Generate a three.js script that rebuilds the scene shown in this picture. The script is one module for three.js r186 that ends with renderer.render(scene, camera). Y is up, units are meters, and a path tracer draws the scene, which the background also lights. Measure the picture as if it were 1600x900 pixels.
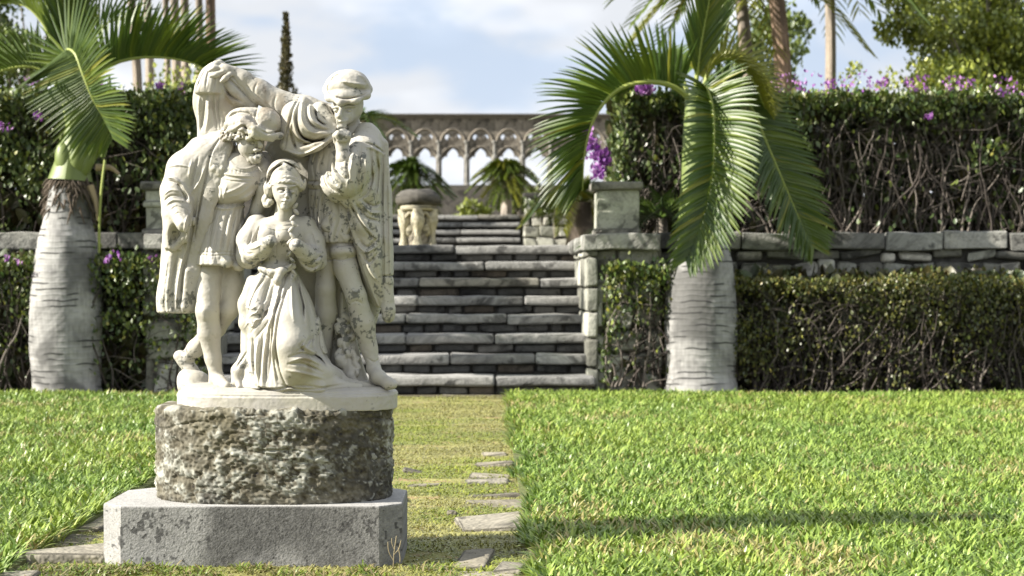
import * as THREE from 'three';
import { mergeGeometries, mergeVertices } from 'three/addons/utils/BufferGeometryUtils.js';

// ---------------------------------------------------------------- camera, sky, sun, exposure
const scene = new THREE.Scene();
const FPX = 2600, CX = 760, CY = 440;                       // focal length and vanishing point, in pixels of the 1600 x 900 photograph
const camera = new THREE.PerspectiveCamera(2 * Math.atan(450 / FPX) * 180 / Math.PI, 16 / 9, 0.1, 900);
camera.position.set(0, 1, 0);
camera.setViewOffset(1600, 900, 800 - CX, 450 - CY, 1600, 900);
camera.focus = 6.05;
camera.userData.fStop = 4.6;
scene.add(camera);

const SUN_AZ = 13 * Math.PI / 180, SUN_EL = 33 * Math.PI / 180;
const sunDir = new THREE.Vector3(-Math.cos(SUN_EL) * Math.cos(SUN_AZ), Math.sin(SUN_EL), Math.cos(SUN_EL) * Math.sin(SUN_AZ));
const sun = new THREE.DirectionalLight(new THREE.Color(1.0, 0.94, 0.84), 5.0);
sun.name = 'sun';
sun.position.copy(sunDir).multiplyScalar(40).add(new THREE.Vector3(0, 0, -10));
sun.target.position.set(0, 0, -10);
sun.castShadow = true;
sun.shadow.mapSize.set(4096, 4096);
Object.assign(sun.shadow.camera, { left: -22, right: 22, top: 22, bottom: -22, near: 1, far: 120 });
scene.add(sun, sun.target);

const renderer = new THREE.WebGLRenderer({ antialias: true });
renderer.setSize(1024, 576);
renderer.toneMapping = THREE.LinearToneMapping;
renderer.toneMappingExposure = 2.6;
renderer.shadowMap.enabled = true;

// ---------------------------------------------------------------- numbers and noise
function rng(seed) {
  let a = seed >>> 0;
  return () => { a = (a + 0x6d2b79f5) | 0; let t = Math.imul(a ^ (a >>> 15), 1 | a); t = (t + Math.imul(t ^ (t >>> 7), 61 | t)) ^ t; return ((t ^ (t >>> 14)) >>> 0) / 4294967296; };
}
const { lerp, clamp, smoothstep } = THREE.MathUtils;
const PERM = new Uint8Array(512);
{ const r = rng(77), p = [...Array(256).keys()]; for (let i = 255; i > 0; i--) { const j = Math.floor(r() * (i + 1)); [p[i], p[j]] = [p[j], p[i]]; } for (let i = 0; i < 512; i++) PERM[i] = p[i & 255]; }
function noise(x, y, z) {                                   // smooth value noise, -1..1
  const xf = Math.floor(x), yf = Math.floor(y), zf = Math.floor(z), X = xf & 255, Y = yf & 255, Z = zf & 255;
  x -= xf; y -= yf; z -= zf;
  const u = x * x * (3 - 2 * x), v = y * y * (3 - 2 * y), w = z * z * (3 - 2 * z);
  const A = PERM[X] + Y, B = PERM[X + 1] + Y, AA = PERM[A & 255] + Z, AB = PERM[(A + 1) & 255] + Z, BA = PERM[B & 255] + Z, BB = PERM[(B + 1) & 255] + Z;
  const l = (a, b, t) => a + (b - a) * t;
  return l(l(l(PERM[AA & 255], PERM[BA & 255], u), l(PERM[AB & 255], PERM[BB & 255], u), v), l(l(PERM[(AA + 1) & 255], PERM[(BA + 1) & 255], u), l(PERM[(AB + 1) & 255], PERM[(BB + 1) & 255], u), v), w) / 127.5 - 1;
}
function fbm(x, y, z, n = 4) { let s = 0, a = 0.5; for (let i = 0; i < n; i++) { s += a * noise(x, y, z); x = x * 2.03 + 11.3; y = y * 2.03 + 5.1; z = z * 2.03 + 7.7; a *= 0.5; } return s; }
const ss = (a, b, x) => { const t = Math.min(1, Math.max(0, (x - a) / (b - a))); return t * t * (3 - 2 * t); };

// A pixel of the photograph at a distance from the camera, as a point of the place.
const P = (px, py, d) => new THREE.Vector3((px - CX) * d / FPX, 1 - (py - CY) * d / FPX, -d);

// ---------------------------------------------------------------- the sky: air and clouds
{
  const W = 3072, H = W / 2, data = new Float32Array(W * H * 4);
  for (let row = 0; row < H; row++) {
    const up = ((row + 0.5) / H - 0.5) * Math.PI, y = Math.sin(up), cu = Math.cos(up);
    for (let col = 0; col < W; col++) {
      const round = ((col + 0.5) / W - 0.5) * 2 * Math.PI, x = Math.cos(round) * cu, z = Math.sin(round) * cu;
      const o = (row * W + col) * 4;
      const yy = Math.max(y, 0), near = Math.exp(-yy * 7);
      const towardsSun = x * sunDir.x + y * sunDir.y + z * sunDir.z;
      const glow = Math.pow(Math.max(0, towardsSun), 6) * 0.25;
      let r = lerp(0.34, 0.66, near) + glow, g = lerp(0.47, 0.74, near) + glow * 0.95, b = lerp(0.68, 0.83, near) + glow * 0.85;
      if (y > -0.02) {
        // cumulus drawn on a dome, squashed towards the horizon
        const k = 1 / (yy + 0.32), px = x * k * 2.1, pz = z * k * 2.1, py = y * 3.2;
        const w1 = fbm(px * 1.3 + 9, py * 1.3, pz * 1.3, 3) * 0.5;
        const n = fbm(px * 2.1 + w1 + 3.2, py * 2.6 + w1, pz * 2.1 + 1.7, row > H * 0.45 ? 6 : 4);
        const dens = 0.22 + 0.78 * ss(-0.38, 0.0, n + 0.12 * near);
        const lit = 0.86 + 0.55 * fbm(px * 2.6 + 0.25, py * 3 - 0.3, pz * 2.6, 4) + glow * 0.6;
        const shade = clamp(lit, 0.72, 1.12);
        r = lerp(r, 0.97 * shade, dens * 0.9); g = lerp(g, 0.99 * shade, dens * 0.9); b = lerp(b, 1.03 * shade, dens * 0.9);
      } else { r = 0.30; g = 0.30; b = 0.27; }
      data[o] = r * 0.475; data[o + 1] = g * 0.475; data[o + 2] = b * 0.475; data[o + 3] = 1;
    }
  }
  const t = new THREE.DataTexture(data, W, H, THREE.RGBAFormat, THREE.FloatType);
  t.mapping = THREE.EquirectangularReflectionMapping; t.magFilter = THREE.LinearFilter; t.needsUpdate = true;
  scene.background = t; scene.environment = t;
}

// ---------------------------------------------------------------- naming and labelling
const used = new Map();
function numbered(name) { const n = used.get(name) ?? 0; used.set(name, n + 1); return n ? name + '_' + String(n).padStart(3, '0') : name; }
function tag(o, label, category, group) { o.userData.label = label; o.userData.category = category; if (group) o.userData.group = group; return o; }
function thing(name, label, category, pos = [0, 0, 0], group) {
  const o = new THREE.Group(); o.name = numbered(name); o.position.set(...pos); scene.add(o);
  return tag(o, label, category, group);
}
function part(name, geo, mat, parent, kind) {
  const m = new THREE.Mesh(geo, mat); m.name = name; m.castShadow = m.receiveShadow = true;
  if (kind) m.userData.kind = kind;
  if (parent === scene) m.name = numbered(name);
  parent.add(m); return m;
}
function structure(name, geo, mat) { return part(name, geo, mat, scene, 'structure'); }
function copies(name, geo, mat, list, parent, kind = 'stuff') {   // list of {m: Matrix4, c: Color}
  const im = new THREE.InstancedMesh(geo, mat, list.length);
  list.forEach((e, i) => { im.setMatrixAt(i, e.m); if (e.c) im.setColorAt(i, e.c); });
  im.name = name; im.castShadow = im.receiveShadow = true; if (kind) im.userData.kind = kind; parent.add(im); return im;
}
const rgb = (r, g, b) => new THREE.Color().setRGB(r, g, b);

// ---------------------------------------------------------------- textures
function dataTex(w, h, f, color = true) {
  const d = new Uint8Array(w * h * 4), out = [0, 0, 0];
  for (let y = 0; y < h; y++) for (let x = 0; x < w; x++) {
    f(x / w, y / h, out);
    for (let c = 0; c < 3; c++) { const v = clamp(out[c], 0, 1); d[(y * w + x) * 4 + c] = 255 * (color ? (v <= 0.0031308 ? v * 12.92 : 1.055 * Math.pow(v, 1 / 2.4) - 0.055) : v); }
    d[(y * w + x) * 4 + 3] = 255;
  }
  const t = new THREE.DataTexture(d, w, h, THREE.RGBAFormat);
  t.wrapS = t.wrapT = THREE.RepeatWrapping; t.magFilter = THREE.LinearFilter; t.minFilter = THREE.LinearMipmapLinearFilter; t.generateMipmaps = true;
  if (color) t.colorSpace = THREE.SRGBColorSpace;
  t.needsUpdate = true; return t;
}
// noise that repeats over the unit square: n waves per side
function tnoise(u, v, n, seed = 0) {
  const a = u * Math.PI * 2, b = v * Math.PI * 2, r = n / (Math.PI * 2);
  return noise(Math.cos(a) * r + seed, Math.sin(a) * r + Math.cos(b) * r * 1.0 + seed * 1.7, Math.sin(b) * r + seed * 0.3);
}
function tfbm(u, v, n, seed = 0, oct = 4) { let s = 0, a = 0.5; for (let i = 0; i < oct; i++) { s += a * tnoise(u, v, n, seed + i * 13.7); n *= 2; a *= 0.5; } return s; }

// uv in metres on the faces of a block-like geometry (made non-indexed)
function blockUV(g, s = 1) {
  g = g.index ? g.toNonIndexed() : g; g.computeVertexNormals();
  const p = g.attributes.position, uv = new Float32Array(p.count * 2), a = new THREE.Vector3(), b = new THREE.Vector3(), c = new THREE.Vector3();
  for (let i = 0; i < p.count; i += 3) {
    a.fromBufferAttribute(p, i); b.fromBufferAttribute(p, i + 1); c.fromBufferAttribute(p, i + 2);
    const n = b.clone().sub(a).cross(c.clone().sub(a)), ax = Math.abs(n.x), ay = Math.abs(n.y), az = Math.abs(n.z);
    [a, b, c].forEach((q, k) => { const o = (i + k) * 2; if (az >= ax && az >= ay) { uv[o] = q.x / s; uv[o + 1] = q.y / s; } else if (ax >= ay) { uv[o] = q.z / s; uv[o + 1] = q.y / s; } else { uv[o] = q.x / s; uv[o + 1] = q.z / s; } });
  }
  g.setAttribute('uv', new THREE.BufferAttribute(uv, 2)); return g;
}
// ---------------------------------------------------------------- stone textures and blocks
const stoneMap = dataTex(512, 512, (u, v, o) => {
  const a = tfbm(u, v, 5, 1), b = tfbm(u, v, 14, 7, 4), c = tnoise(u, v, 90, 3), st = ss(0.02, 0.28, tfbm(u, v, 7, 21, 5)), li = ss(0.16, 0.26, tfbm(u, v, 18, 33, 3));
  let k = 0.46 + 0.22 * a + 0.16 * b + 0.10 * c;
  k = lerp(k, 0.11 + 0.05 * c, st * 0.8); k = lerp(k, 0.62, li * 0.5);
  o[0] = k * 1.0; o[1] = k * 0.985; o[2] = k * 0.93;
});
const stoneBump = dataTex(512, 512, (u, v, o) => { const k = 0.5 + 0.3 * tfbm(u, v, 16, 5, 5) + 0.12 * tnoise(u, v, 110, 9); o[0] = o[1] = o[2] = k; }, false);
const stoneMat = (r, g, b, bump = 0.012) => new THREE.MeshStandardMaterial({ color: rgb(r, g, b), map: stoneMap, bumpMap: stoneBump, bumpScale: bump, roughness: 0.95 });
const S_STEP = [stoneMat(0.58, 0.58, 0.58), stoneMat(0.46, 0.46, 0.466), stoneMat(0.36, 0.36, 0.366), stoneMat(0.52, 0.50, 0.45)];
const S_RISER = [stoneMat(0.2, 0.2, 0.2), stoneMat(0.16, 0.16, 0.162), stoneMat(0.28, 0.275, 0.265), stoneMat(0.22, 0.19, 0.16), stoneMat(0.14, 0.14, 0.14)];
const S_WALL = [stoneMat(0.82, 0.83, 0.76), stoneMat(0.55, 0.56, 0.5), stoneMat(0.34, 0.34, 0.3), stoneMat(0.22, 0.22, 0.2), stoneMat(0.95, 0.93, 0.85)];
const S_DARK = stoneMat(0.09, 0.087, 0.08), S_COPE = [stoneMat(0.48, 0.49, 0.47), stoneMat(0.3, 0.3, 0.29), stoneMat(0.62, 0.62, 0.59)];
const S_PALE = stoneMat(0.66, 0.68, 0.6), S_GREY = stoneMat(0.4, 0.39, 0.355);
// one rough block, w x h x d, centred, with worn edges
function block(w, h, d, seed, { bevel = 0.018, jit = 0.012, seg = 3 } = {}) {
  const nx = Math.max(3, Math.min(8, Math.round(w / 0.14))), g = new THREE.BoxGeometry(1, 1, 1, nx, seg, seg), p = g.attributes.position, B = Math.min(bevel, w * 0.3, h * 0.3, d * 0.3);
  const snap = (t, n, s) => { const i = Math.round((t + 0.5) * n); return i === 0 ? -s / 2 : i === n ? s / 2 : n === 3 ? (i === 1 ? -s / 2 + B : s / 2 - B) : i === 1 ? -s / 2 + B : i === n - 1 ? s / 2 - B : t * s; };
  for (let i = 0; i < p.count; i++) {
    let x = snap(p.getX(i), nx, w), y = snap(p.getY(i), seg, h), z = snap(p.getZ(i), seg, d);
    const ix = clamp(x, -w / 2 + B, w / 2 - B), iy = clamp(y, -h / 2 + B, h / 2 - B), iz = clamp(z, -d / 2 + B, d / 2 - B), l = Math.hypot(x - ix, y - iy, z - iz) || 1, f = Math.min(1, B / l);
    x = ix + (x - ix) * f; y = iy + (y - iy) * f; z = iz + (z - iz) * f;
    const q = seed * 7.31, s = 7;
    p.setXYZ(i, x + jit * noise(x * s + q, y * s, z * s), y + jit * noise(x * s + q, y * s + 9, z * s + 5), z + jit * noise(x * s + 3 + q, y * s, z * s + 11));
  }
  let m = mergeVertices(g.deleteAttribute('uv').deleteAttribute('normal'), 1e-4); m.computeVertexNormals();
  const pp = m.attributes.position, n = m.attributes.normal, uv = new Float32Array(pp.count * 2), o = (seed * 0.377) % 1;
  for (let i = 0; i < pp.count; i++) { const ax = Math.abs(n.getX(i)), ay = Math.abs(n.getY(i)); uv[i * 2] = (ax > 0.75 ? pp.getZ(i) : pp.getX(i)) / 1.1 + o; uv[i * 2 + 1] = (ay > 0.75 ? pp.getZ(i) + 0.4 : pp.getY(i)) / 1.1 + o * 2.7; }
  m.setAttribute('uv', new THREE.BufferAttribute(uv, 2)); return m;
}
function boxPart(name, x0, x1, y0, y1, z0, z1, mat, parent, kind) { const g = blockUV(new THREE.BoxGeometry(x1 - x0, y1 - y0, z1 - z0)); g.translate((x0 + x1) / 2, (y0 + y1) / 2, (z0 + z1) / 2); return part(name, g, mat, parent, kind); }

// ---------------------------------------------------------------- ground, lawns, path
const AX = -0.74;                                            // the axis of path, statue and stairs
const PATH_R = 0.155, PATH_L = -1.635, LAWN_END = 14.32;
const soilMap = dataTex(256, 256, (u, v, o) => { const a = tfbm(u, v, 6, 3), b = tfbm(u, v, 30, 9, 3), k = 0.5 + 0.35 * a + 0.3 * b; o[0] = 0.15 * k + 0.03; o[1] = 0.13 * k + 0.03; o[2] = 0.07 * k + 0.012; });
const mossMap = dataTex(512, 512, (u, v, o) => {
  const a = tfbm(u, v, 5, 3), b = tfbm(u, v, 26, 9, 4), c = ss(0.05, 0.3, tfbm(u, v, 9, 19, 4));
  const k = 0.85 + 0.3 * a + 0.3 * b; o[0] = lerp(0.25, 0.27, c) * k; o[1] = lerp(0.24, 0.20, c) * k; o[2] = lerp(0.075, 0.09, c) * k;
});
const soil = new THREE.MeshStandardMaterial({ map: soilMap, roughness: 1 }), moss = new THREE.MeshStandardMaterial({ map: mossMap, bumpMap: stoneBump, bumpScale: 0.02, roughness: 1 });
function sheet(x0, x1, z0, z1, y, nx, nz, bumps, uvs) {
  const g = new THREE.PlaneGeometry(x1 - x0, z1 - z0, nx, nz).rotateX(-Math.PI / 2).translate((x0 + x1) / 2, y, (z0 + z1) / 2), p = g.attributes.position, uv = g.attributes.uv;
  for (let i = 0; i < p.count; i++) { const x = p.getX(i), z = p.getZ(i); if (bumps) p.setY(i, y + bumps * fbm(x * 2.2, 3, z * 2.2, 4)); uv.setXY(i, x / uvs, z / uvs); }
  g.computeVertexNormals(); return g;
}
structure('ground', sheet(-400, 400, -500, 60, -0.06, 1, 1, 0, 3), soil);
structure('path', sheet(PATH_L - 0.12, PATH_R + 0.12, -14.75, 1, -0.002, 40, 300, 0.014, 0.9), moss);
const lawnSoil = new THREE.MeshStandardMaterial({ map: soilMap, color: rgb(1.0, 1.25, 0.75), roughness: 1 });
for (const [x0, x1] of [[PATH_R, 16], [-16, PATH_L]]) structure('lawn', blockUV(new THREE.BoxGeometry(x1 - x0, 0.08, LAWN_END + 1)).translate((x0 + x1) / 2, -0.025, -(LAWN_END - 1) / 2), lawnSoil);
structure('planting_bed', sheet(-16, 16, -15.6, -LAWN_END, 0.0, 40, 6, 0.02, 1), new THREE.MeshStandardMaterial({ map: soilMap, color: rgb(0.7, 0.65, 0.6), roughness: 1 }));

// blades of St Augustine grass
function bladeGeo(w, l, bend, seg = 4) {
  const pos = [], idx = [], nor = [];
  for (let i = 0; i <= seg; i++) { const t = i / seg, y = l * (t - 0.22 * bend * t * t), z = l * bend * t * t * 0.75, hw = w * 0.5 * (t < 0.55 ? 0.75 + 0.45 * t : 1.0 * Math.sqrt((1 - t) / 0.45)); pos.push(-hw, y, z, hw, y, z); nor.push(-0.3, 0.4, -0.85, 0.3, 0.4, -0.85); }
  for (let i = 0; i < seg; i++) { const a = i * 2; idx.push(a, a + 1, a + 2, a + 1, a + 3, a + 2); }
  const g = new THREE.BufferGeometry(); g.setAttribute('position', new THREE.Float32BufferAttribute(pos, 3)); g.setIndex(idx); g.computeVertexNormals(); return g;
}
const grassMat = new THREE.MeshPhysicalMaterial({ color: rgb(1, 1, 1), roughness: 0.42, transmission: 0.42, thickness: 0, side: THREE.DoubleSide, specularIntensity: 0.7 });
{
  const r = rng(11), geos = [bladeGeo(0.0105, 0.085, 0.45), bladeGeo(0.009, 0.1, 0.8), bladeGeo(0.011, 0.07, 0.25)], lists = [[[], [], []], [[], [], []]];
  const m = new THREE.Matrix4(), q = new THREE.Quaternion(), e = new THREE.Euler(), s = new THREE.Vector3(), p = new THREE.Vector3();
  const N = 270000;
  for (let i = 0; i < N; i++) {
    const u = r(), D = 5.15 + (LAWN_END - 5.1) * Math.pow(u, 1.12), right = r() < 0.70, side = right ? 0 : 1;
    const xr = 840 / FPX * D + 0.25, xl = -760 / FPX * D - 0.25;
    let x;
    if (right) { x = PATH_R + 0.0 + (xr - PATH_R) * r(); } else { if (xl > PATH_L) continue; x = PATH_L - (PATH_L - xl) * r(); if (r() > (PATH_L - xl) / 1.9) continue; }
    const z = -D, wob = 0.03 * noise(1, 4, z * 9) + 0.035 * noise(5, 2, z * 2.7) + 0.02; x += right ? wob : -wob; const edge = right ? x - PATH_R - wob : PATH_L - x - wob;
    const patch = fbm(x * 1.4, 1, z * 1.4, 3), dry = ss(0.12, 0.42, fbm(x * 2.6 + 7, 4, z * 2.6, 3) + 0.22 * ss(6.8, 5.4, D) * ss(2.2, 0.2, x) * (right ? 1 : 0));
    const k = Math.floor(r() * 3), h = (0.62 + 0.55 * r()) * (1 + 0.25 * patch) * (dry > 0.6 && r() < 0.5 ? 0.65 : 1), lean = 0.12 + 0.62 * r();
    const over = edge < 0.025 && r() < 0.4 ? (right ? -1 : 1) : 0;
    const dir = over ? (right ? -Math.PI / 2 : Math.PI / 2) + (r() - 0.5) * 1.8 : r() * Math.PI * 2;
    e.set(lean, dir, 0, 'YXZ'); q.setFromEuler(e); s.set(0.85 + 0.4 * r(), h, h); p.set(x, 0.006 + r() * 0.008, z);
    const t = Math.pow(r(), 1.3), c = new THREE.Color();
    let cr = lerp(0.125, 0.41, t) * (1 + 0.3 * patch), cg = lerp(0.21, 0.53, t) * (1 + 0.15 * patch), cb = lerp(0.03, 0.11, t);
    if (r() < 0.05 + 0.45 * dry) { const f = 0.5 + 0.5 * r(); cr = lerp(cr, 0.46, f); cg = lerp(cg, 0.38, f); cb = lerp(cb, 0.17, f); }
    lists[side][k].push({ m: m.compose(p, q, s).clone(), c: c.setRGB(cr, cg, cb) });
  }
  for (const side of [0, 1]) {
    const g = thing('grass', side ? 'bright green blades of grass on the lawn left of the path' : 'bright green blades of grass on the lawn right of the path', 'grass');
    g.userData.kind = 'stuff';
    lists[side].forEach((l, k) => copies('blades', geos[k], grassMat, l, g));
  }
  // short turf grown over the path
  const tg = bladeGeo(0.004, 0.026, 0.8, 2), list = [];
  for (let i = 0; i < 190000; i++) {
    const D = 5.3 + 9.2 * Math.pow(r(), 1.25), x = lerp(PATH_L, PATH_R, r()), z = -D, row = noise(x * 0.8 + 3, 0, z * 7.5) + 0.6 * noise(x * 3, 5, z * 6), brown = ss(13.0, 14.0, D);
    if (row < -0.72 + 0.9 * brown && r() < 0.85) continue;
    if (D < 6.75 && D > 5.86 && x < PATH_L + 0.30) { if (r() < 0.6) continue; }
    e.set(0.3 + r(), r() * 6.283, 0, 'YXZ'); q.setFromEuler(e); const h = 0.5 + 0.6 * r() + 0.35 * Math.max(0, row); s.set(1 + r(), h, h); p.set(x, 0.014 * fbm(x * 2.2, 3, z * 2.2, 4) - 0.003, z);
    const t = r() + 0.3 * row, dry = Math.max(brown * 0.7, ss(0.0, 0.45, noise(x * 1.7, 8, z * 2.4) * 0.7 + 0.25));
    list.push({ m: m.compose(p, q, s).clone(), c: rgb(lerp(lerp(0.19, 0.33, t), 0.40, dry * 0.65), lerp(lerp(0.24, 0.37, t), 0.36, dry * 0.65), lerp(0.05, 0.12, dry)) });
  }
  const g = thing('turf', 'short yellowish turf grown over the stone path', 'turf'); g.userData.kind = 'stuff';
  copies('blades', tg, grassMat, list, g);
}
// flat stones of the path that show through the turf: [left px, right px, far py, near py]
{
  const S = [stoneMat(0.50, 0.46, 0.37, 0.02), stoneMat(0.40, 0.365, 0.29, 0.02), stoneMat(0.46, 0.43, 0.36, 0.02)], path = scene.getObjectByName('path'); let i = 0;
  for (const [x0, x1, y0, y1, skew] of [[726, 811, 765, 778, 0], [722, 815, 785, 797, 0], [714, 821, 811, 829, 0], [706, 829, 836, 865, 0.03], [716, 768, 862, 890, -0.18], [776, 826, 884, 900, -0.1], [705, 812, 893, 930, 0], [640, 690, 757, 760, 0], [636, 662, 738, 740, 0], [738, 805, 743, 748, 0], [742, 800, 726, 730, 0], [725, 795, 752, 758, 0], [748, 796, 708, 711, 0], [700, 716, 800, 806, 0.1], [615, 640, 778, 784, 0],
    [100, 180, 805, 830, 0], [64, 180, 834, 853, 0.03], [26, 180, 856, 880, 0.05], [-10, 100, 886, 904, 0.05], [190, 215, 770, 777, 0], [-80, 40, 905, 930, 0], [690, 770, 616, 619, 0]]) {
    const d1 = FPX / (y1 - CY), d0 = FPX / (y0 - CY), dm = (d0 + d1) / 2, w = (x1 - x0) * dm / FPX, d = Math.max(0.06, d0 - d1);
    const m = part('flat_stone', block(w, 0.05, d, i + 3, { bevel: 0.02, jit: 0.026 }), S[i % 3], path);
    m.position.set(((x0 + x1) / 2 - CX) * dm / FPX, -0.019 + 0.003 * (i % 3), -dm); m.rotation.y = skew; i++;
  }
}
// weeds and tufts at the foot of the plinth
{
  const r = rng(31), m = new THREE.Matrix4(), q = new THREE.Quaternion(), e = new THREE.Euler(), s = new THREE.Vector3(), p = new THREE.Vector3(), list = [], gb = bladeGeo(0.006, 0.05, 0.7, 3);
  for (let i = 0; i < 5200; i++) {
    const along = r(), x = lerp(-1.62, -0.1, along), z = -(5.30 + 0.52 * Math.pow(r(), 0.6)), k = fbm(x * 5, 2, z * 5, 3);
    if (k < -0.12 && x > -1.3) continue;
    e.set(0.2 + r() * 0.9, r() * 6.283, 0, 'YXZ'); q.setFromEuler(e); const h = 0.35 + 0.6 * r() + 0.5 * k; s.set(1, h, h); p.set(x, 0, z);
    const dry = r() < 0.4 ? 1 : 0, t = r();
    list.push({ m: m.compose(p, q, s).clone(), c: rgb(lerp(lerp(0.12, 0.22, t), 0.34, dry * 0.8), lerp(lerp(0.19, 0.28, t), 0.26, dry * 0.8), lerp(0.03, 0.12, dry)) });
  }
  const g = thing('weeds', 'low weeds and dry tufts along the foot of the concrete plinth', 'weeds'); g.userData.kind = 'stuff';
  copies('blades', gb, grassMat, list, g);
  const st = thing('dry_weed', 'dry pale forked weed stalk at the right corner of the plinth', 'weed', [-0.325, 0, -5.80]), gs = [];
  const tube = (pts, rad) => new THREE.TubeGeometry(new THREE.CatmullRomCurve3(pts.map((a) => new THREE.Vector3(...a))), 8, rad, 5);
  gs.push(tube([[0, 0, 0], [0.004, 0.06, 0.01], [0.012, 0.115, 0.01]], 0.0017), tube([[0.003, 0.05, 0.01], [0.02, 0.07, 0.01], [0.028, 0.1, 0.015]], 0.0014), tube([[0, 0.03, 0], [-0.015, 0.06, 0.005], [-0.018, 0.095, 0.01]], 0.0014), tube([[0.004, 0.07, 0.01], [-0.004, 0.09, 0.012], [-0.004, 0.108, 0.012]], 0.0012), tube([[0.022, 0, 0], [0.024, 0.04, 0.0], [0.018, 0.075, 0.005]], 0.0015));
  part('stalk', mergeGeometries(gs), new THREE.MeshStandardMaterial({ color: rgb(0.3, 0.25, 0.15), roughness: 0.9 }), st);
}

// ---------------------------------------------------------------- concrete plinth and stone drum
{
  const pl = thing('concrete_plinth', 'grey chamfered concrete slab plinth on the ground under the stone drum', 'plinth', [-0.83, 0, -6.11]);
  const hw = 0.5315, hd = 0.27, c = 0.078, sh = new THREE.Shape();
  [[-hw + c, -hd], [hw - c, -hd], [hw, -hd + c], [hw, hd - c], [hw - c, hd], [-hw + c, hd], [-hw, hd - c], [-hw, -hd + c]].forEach(([x, y], i) => i ? sh.lineTo(x, y) : sh.moveTo(x, y));
  sh.closePath();
  let g = new THREE.ExtrudeGeometry(sh, { depth: 0.245, bevelEnabled: true, bevelSize: 0.007, bevelThickness: 0.007, bevelSegments: 3, bevelOffset: -0.007, steps: 6 }).rotateX(-Math.PI / 2).translate(0, -0.04, 0);
  g.computeBoundingBox();
  const p = g.attributes.position, n = g.attributes.normal, uv = g.attributes.uv;
  for (let i = 0; i < p.count; i++) {
    const x = p.getX(i), y = p.getY(i), z = p.getZ(i);
    if (Math.abs(n.getY(i)) > 0.8) uv.setXY(i, (x + 0.56) / 1.12, 0.52 + (z + 0.3) / 0.6 * 0.46); else uv.setXY(i, (x + 0.56) / 1.12, clamp((y + 0.03) / 0.25, 0, 1) * 0.46 + 0.01);
    const k = 0.004 * fbm(x * 9, y * 9, z * 9, 3) + 0.005 * Math.min(0, fbm(x * 26, y * 26, z * 26, 2) + 0.12); p.setXYZ(i, x + n.getX(i) * k, y + n.getY(i) * k, z + n.getZ(i) * k);
  }
  const tex = dataTex(1400, 700, (u, v, o) => {
    const front = v < 0.5, x = u * 1.12 - 0.56, y = front ? (v / 0.46) * 0.25 - 0.03 : 0, z = front ? 0 : (v - 0.52) / 0.46 * 0.6 - 0.3;
    const f = fbm(x * 6 + 2, y * 6 + (front ? 0 : 9), z * 6, 4), g2 = noise(x * 150, y * 150, z * 150 + 3), g3 = noise(x * 330, y * 330, z * 330), f2 = fbm(x * 28, y * 28 + 3, z * 28, 4);
    let k = 0.27 + 0.06 * f + 0.04 * g2 + 0.035 * g3 + 0.035 * f2;
    if (front) {
      // old damp stain across the middle and right, streaks, and black lichen spots
      const mid = ss(-0.20, -0.11, x + 0.05 * f) * (0.85 - 0.35 * ss(0.2, 0.42, x)) * ss(-0.42, 0.2, f + 0.35 - 1.1 * Math.max(0, 0.08 - y));
      k = lerp(k, 0.055 + 0.025 * g2 + 0.022 * g3 + 0.02 * f2, mid * 0.92);
      const left = Math.exp(-(((x + 0.36) / 0.16) ** 2 + ((y - 0.15) / 0.07) ** 2)) + 0.8 * Math.exp(-(((x + 0.30) / 0.10) ** 2 + ((y - 0.03) / 0.025) ** 2)) + 0.9 * Math.exp(-(((x - 0.36) / 0.12) ** 2 + ((y - 0.14) / 0.08) ** 2));
      const spk = 0.5 * noise(x * 55, y * 55, 8) + 0.5 * noise(x * 120, y * 120, 4); k = lerp(k, 0.045 + 0.02 * g2, ss(0.40, 0.66, left * 0.42 + f2 * 0.3 + spk * 0.75 + 0.08) * 0.8);
      
    } else { k = 0.33 + 0.06 * f + 0.035 * g2 + 0.025 * g3; k = lerp(k, 0.2, ss(0.1, 0.35, f2) * 0.35); }
    o[0] = k * 1.0; o[1] = k * 0.985; o[2] = k * 0.94;
  });
  tex.wrapS = tex.wrapT = THREE.ClampToEdgeWrapping;
  const bump = dataTex(1024, 512, (u, v, o) => { const k = 0.5 + 0.22 * noise(u * 170, v * 85, 1) + 0.2 * noise(u * 330, v * 165, 5) + 0.25 * fbm(u * 30, v * 15, 2, 3); o[0] = o[1] = o[2] = k; }, false);
  part('slab', g, new THREE.MeshStandardMaterial({ map: tex, bumpMap: bump, bumpScale: 0.0016, roughness: 0.93 }), pl);
}
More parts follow.
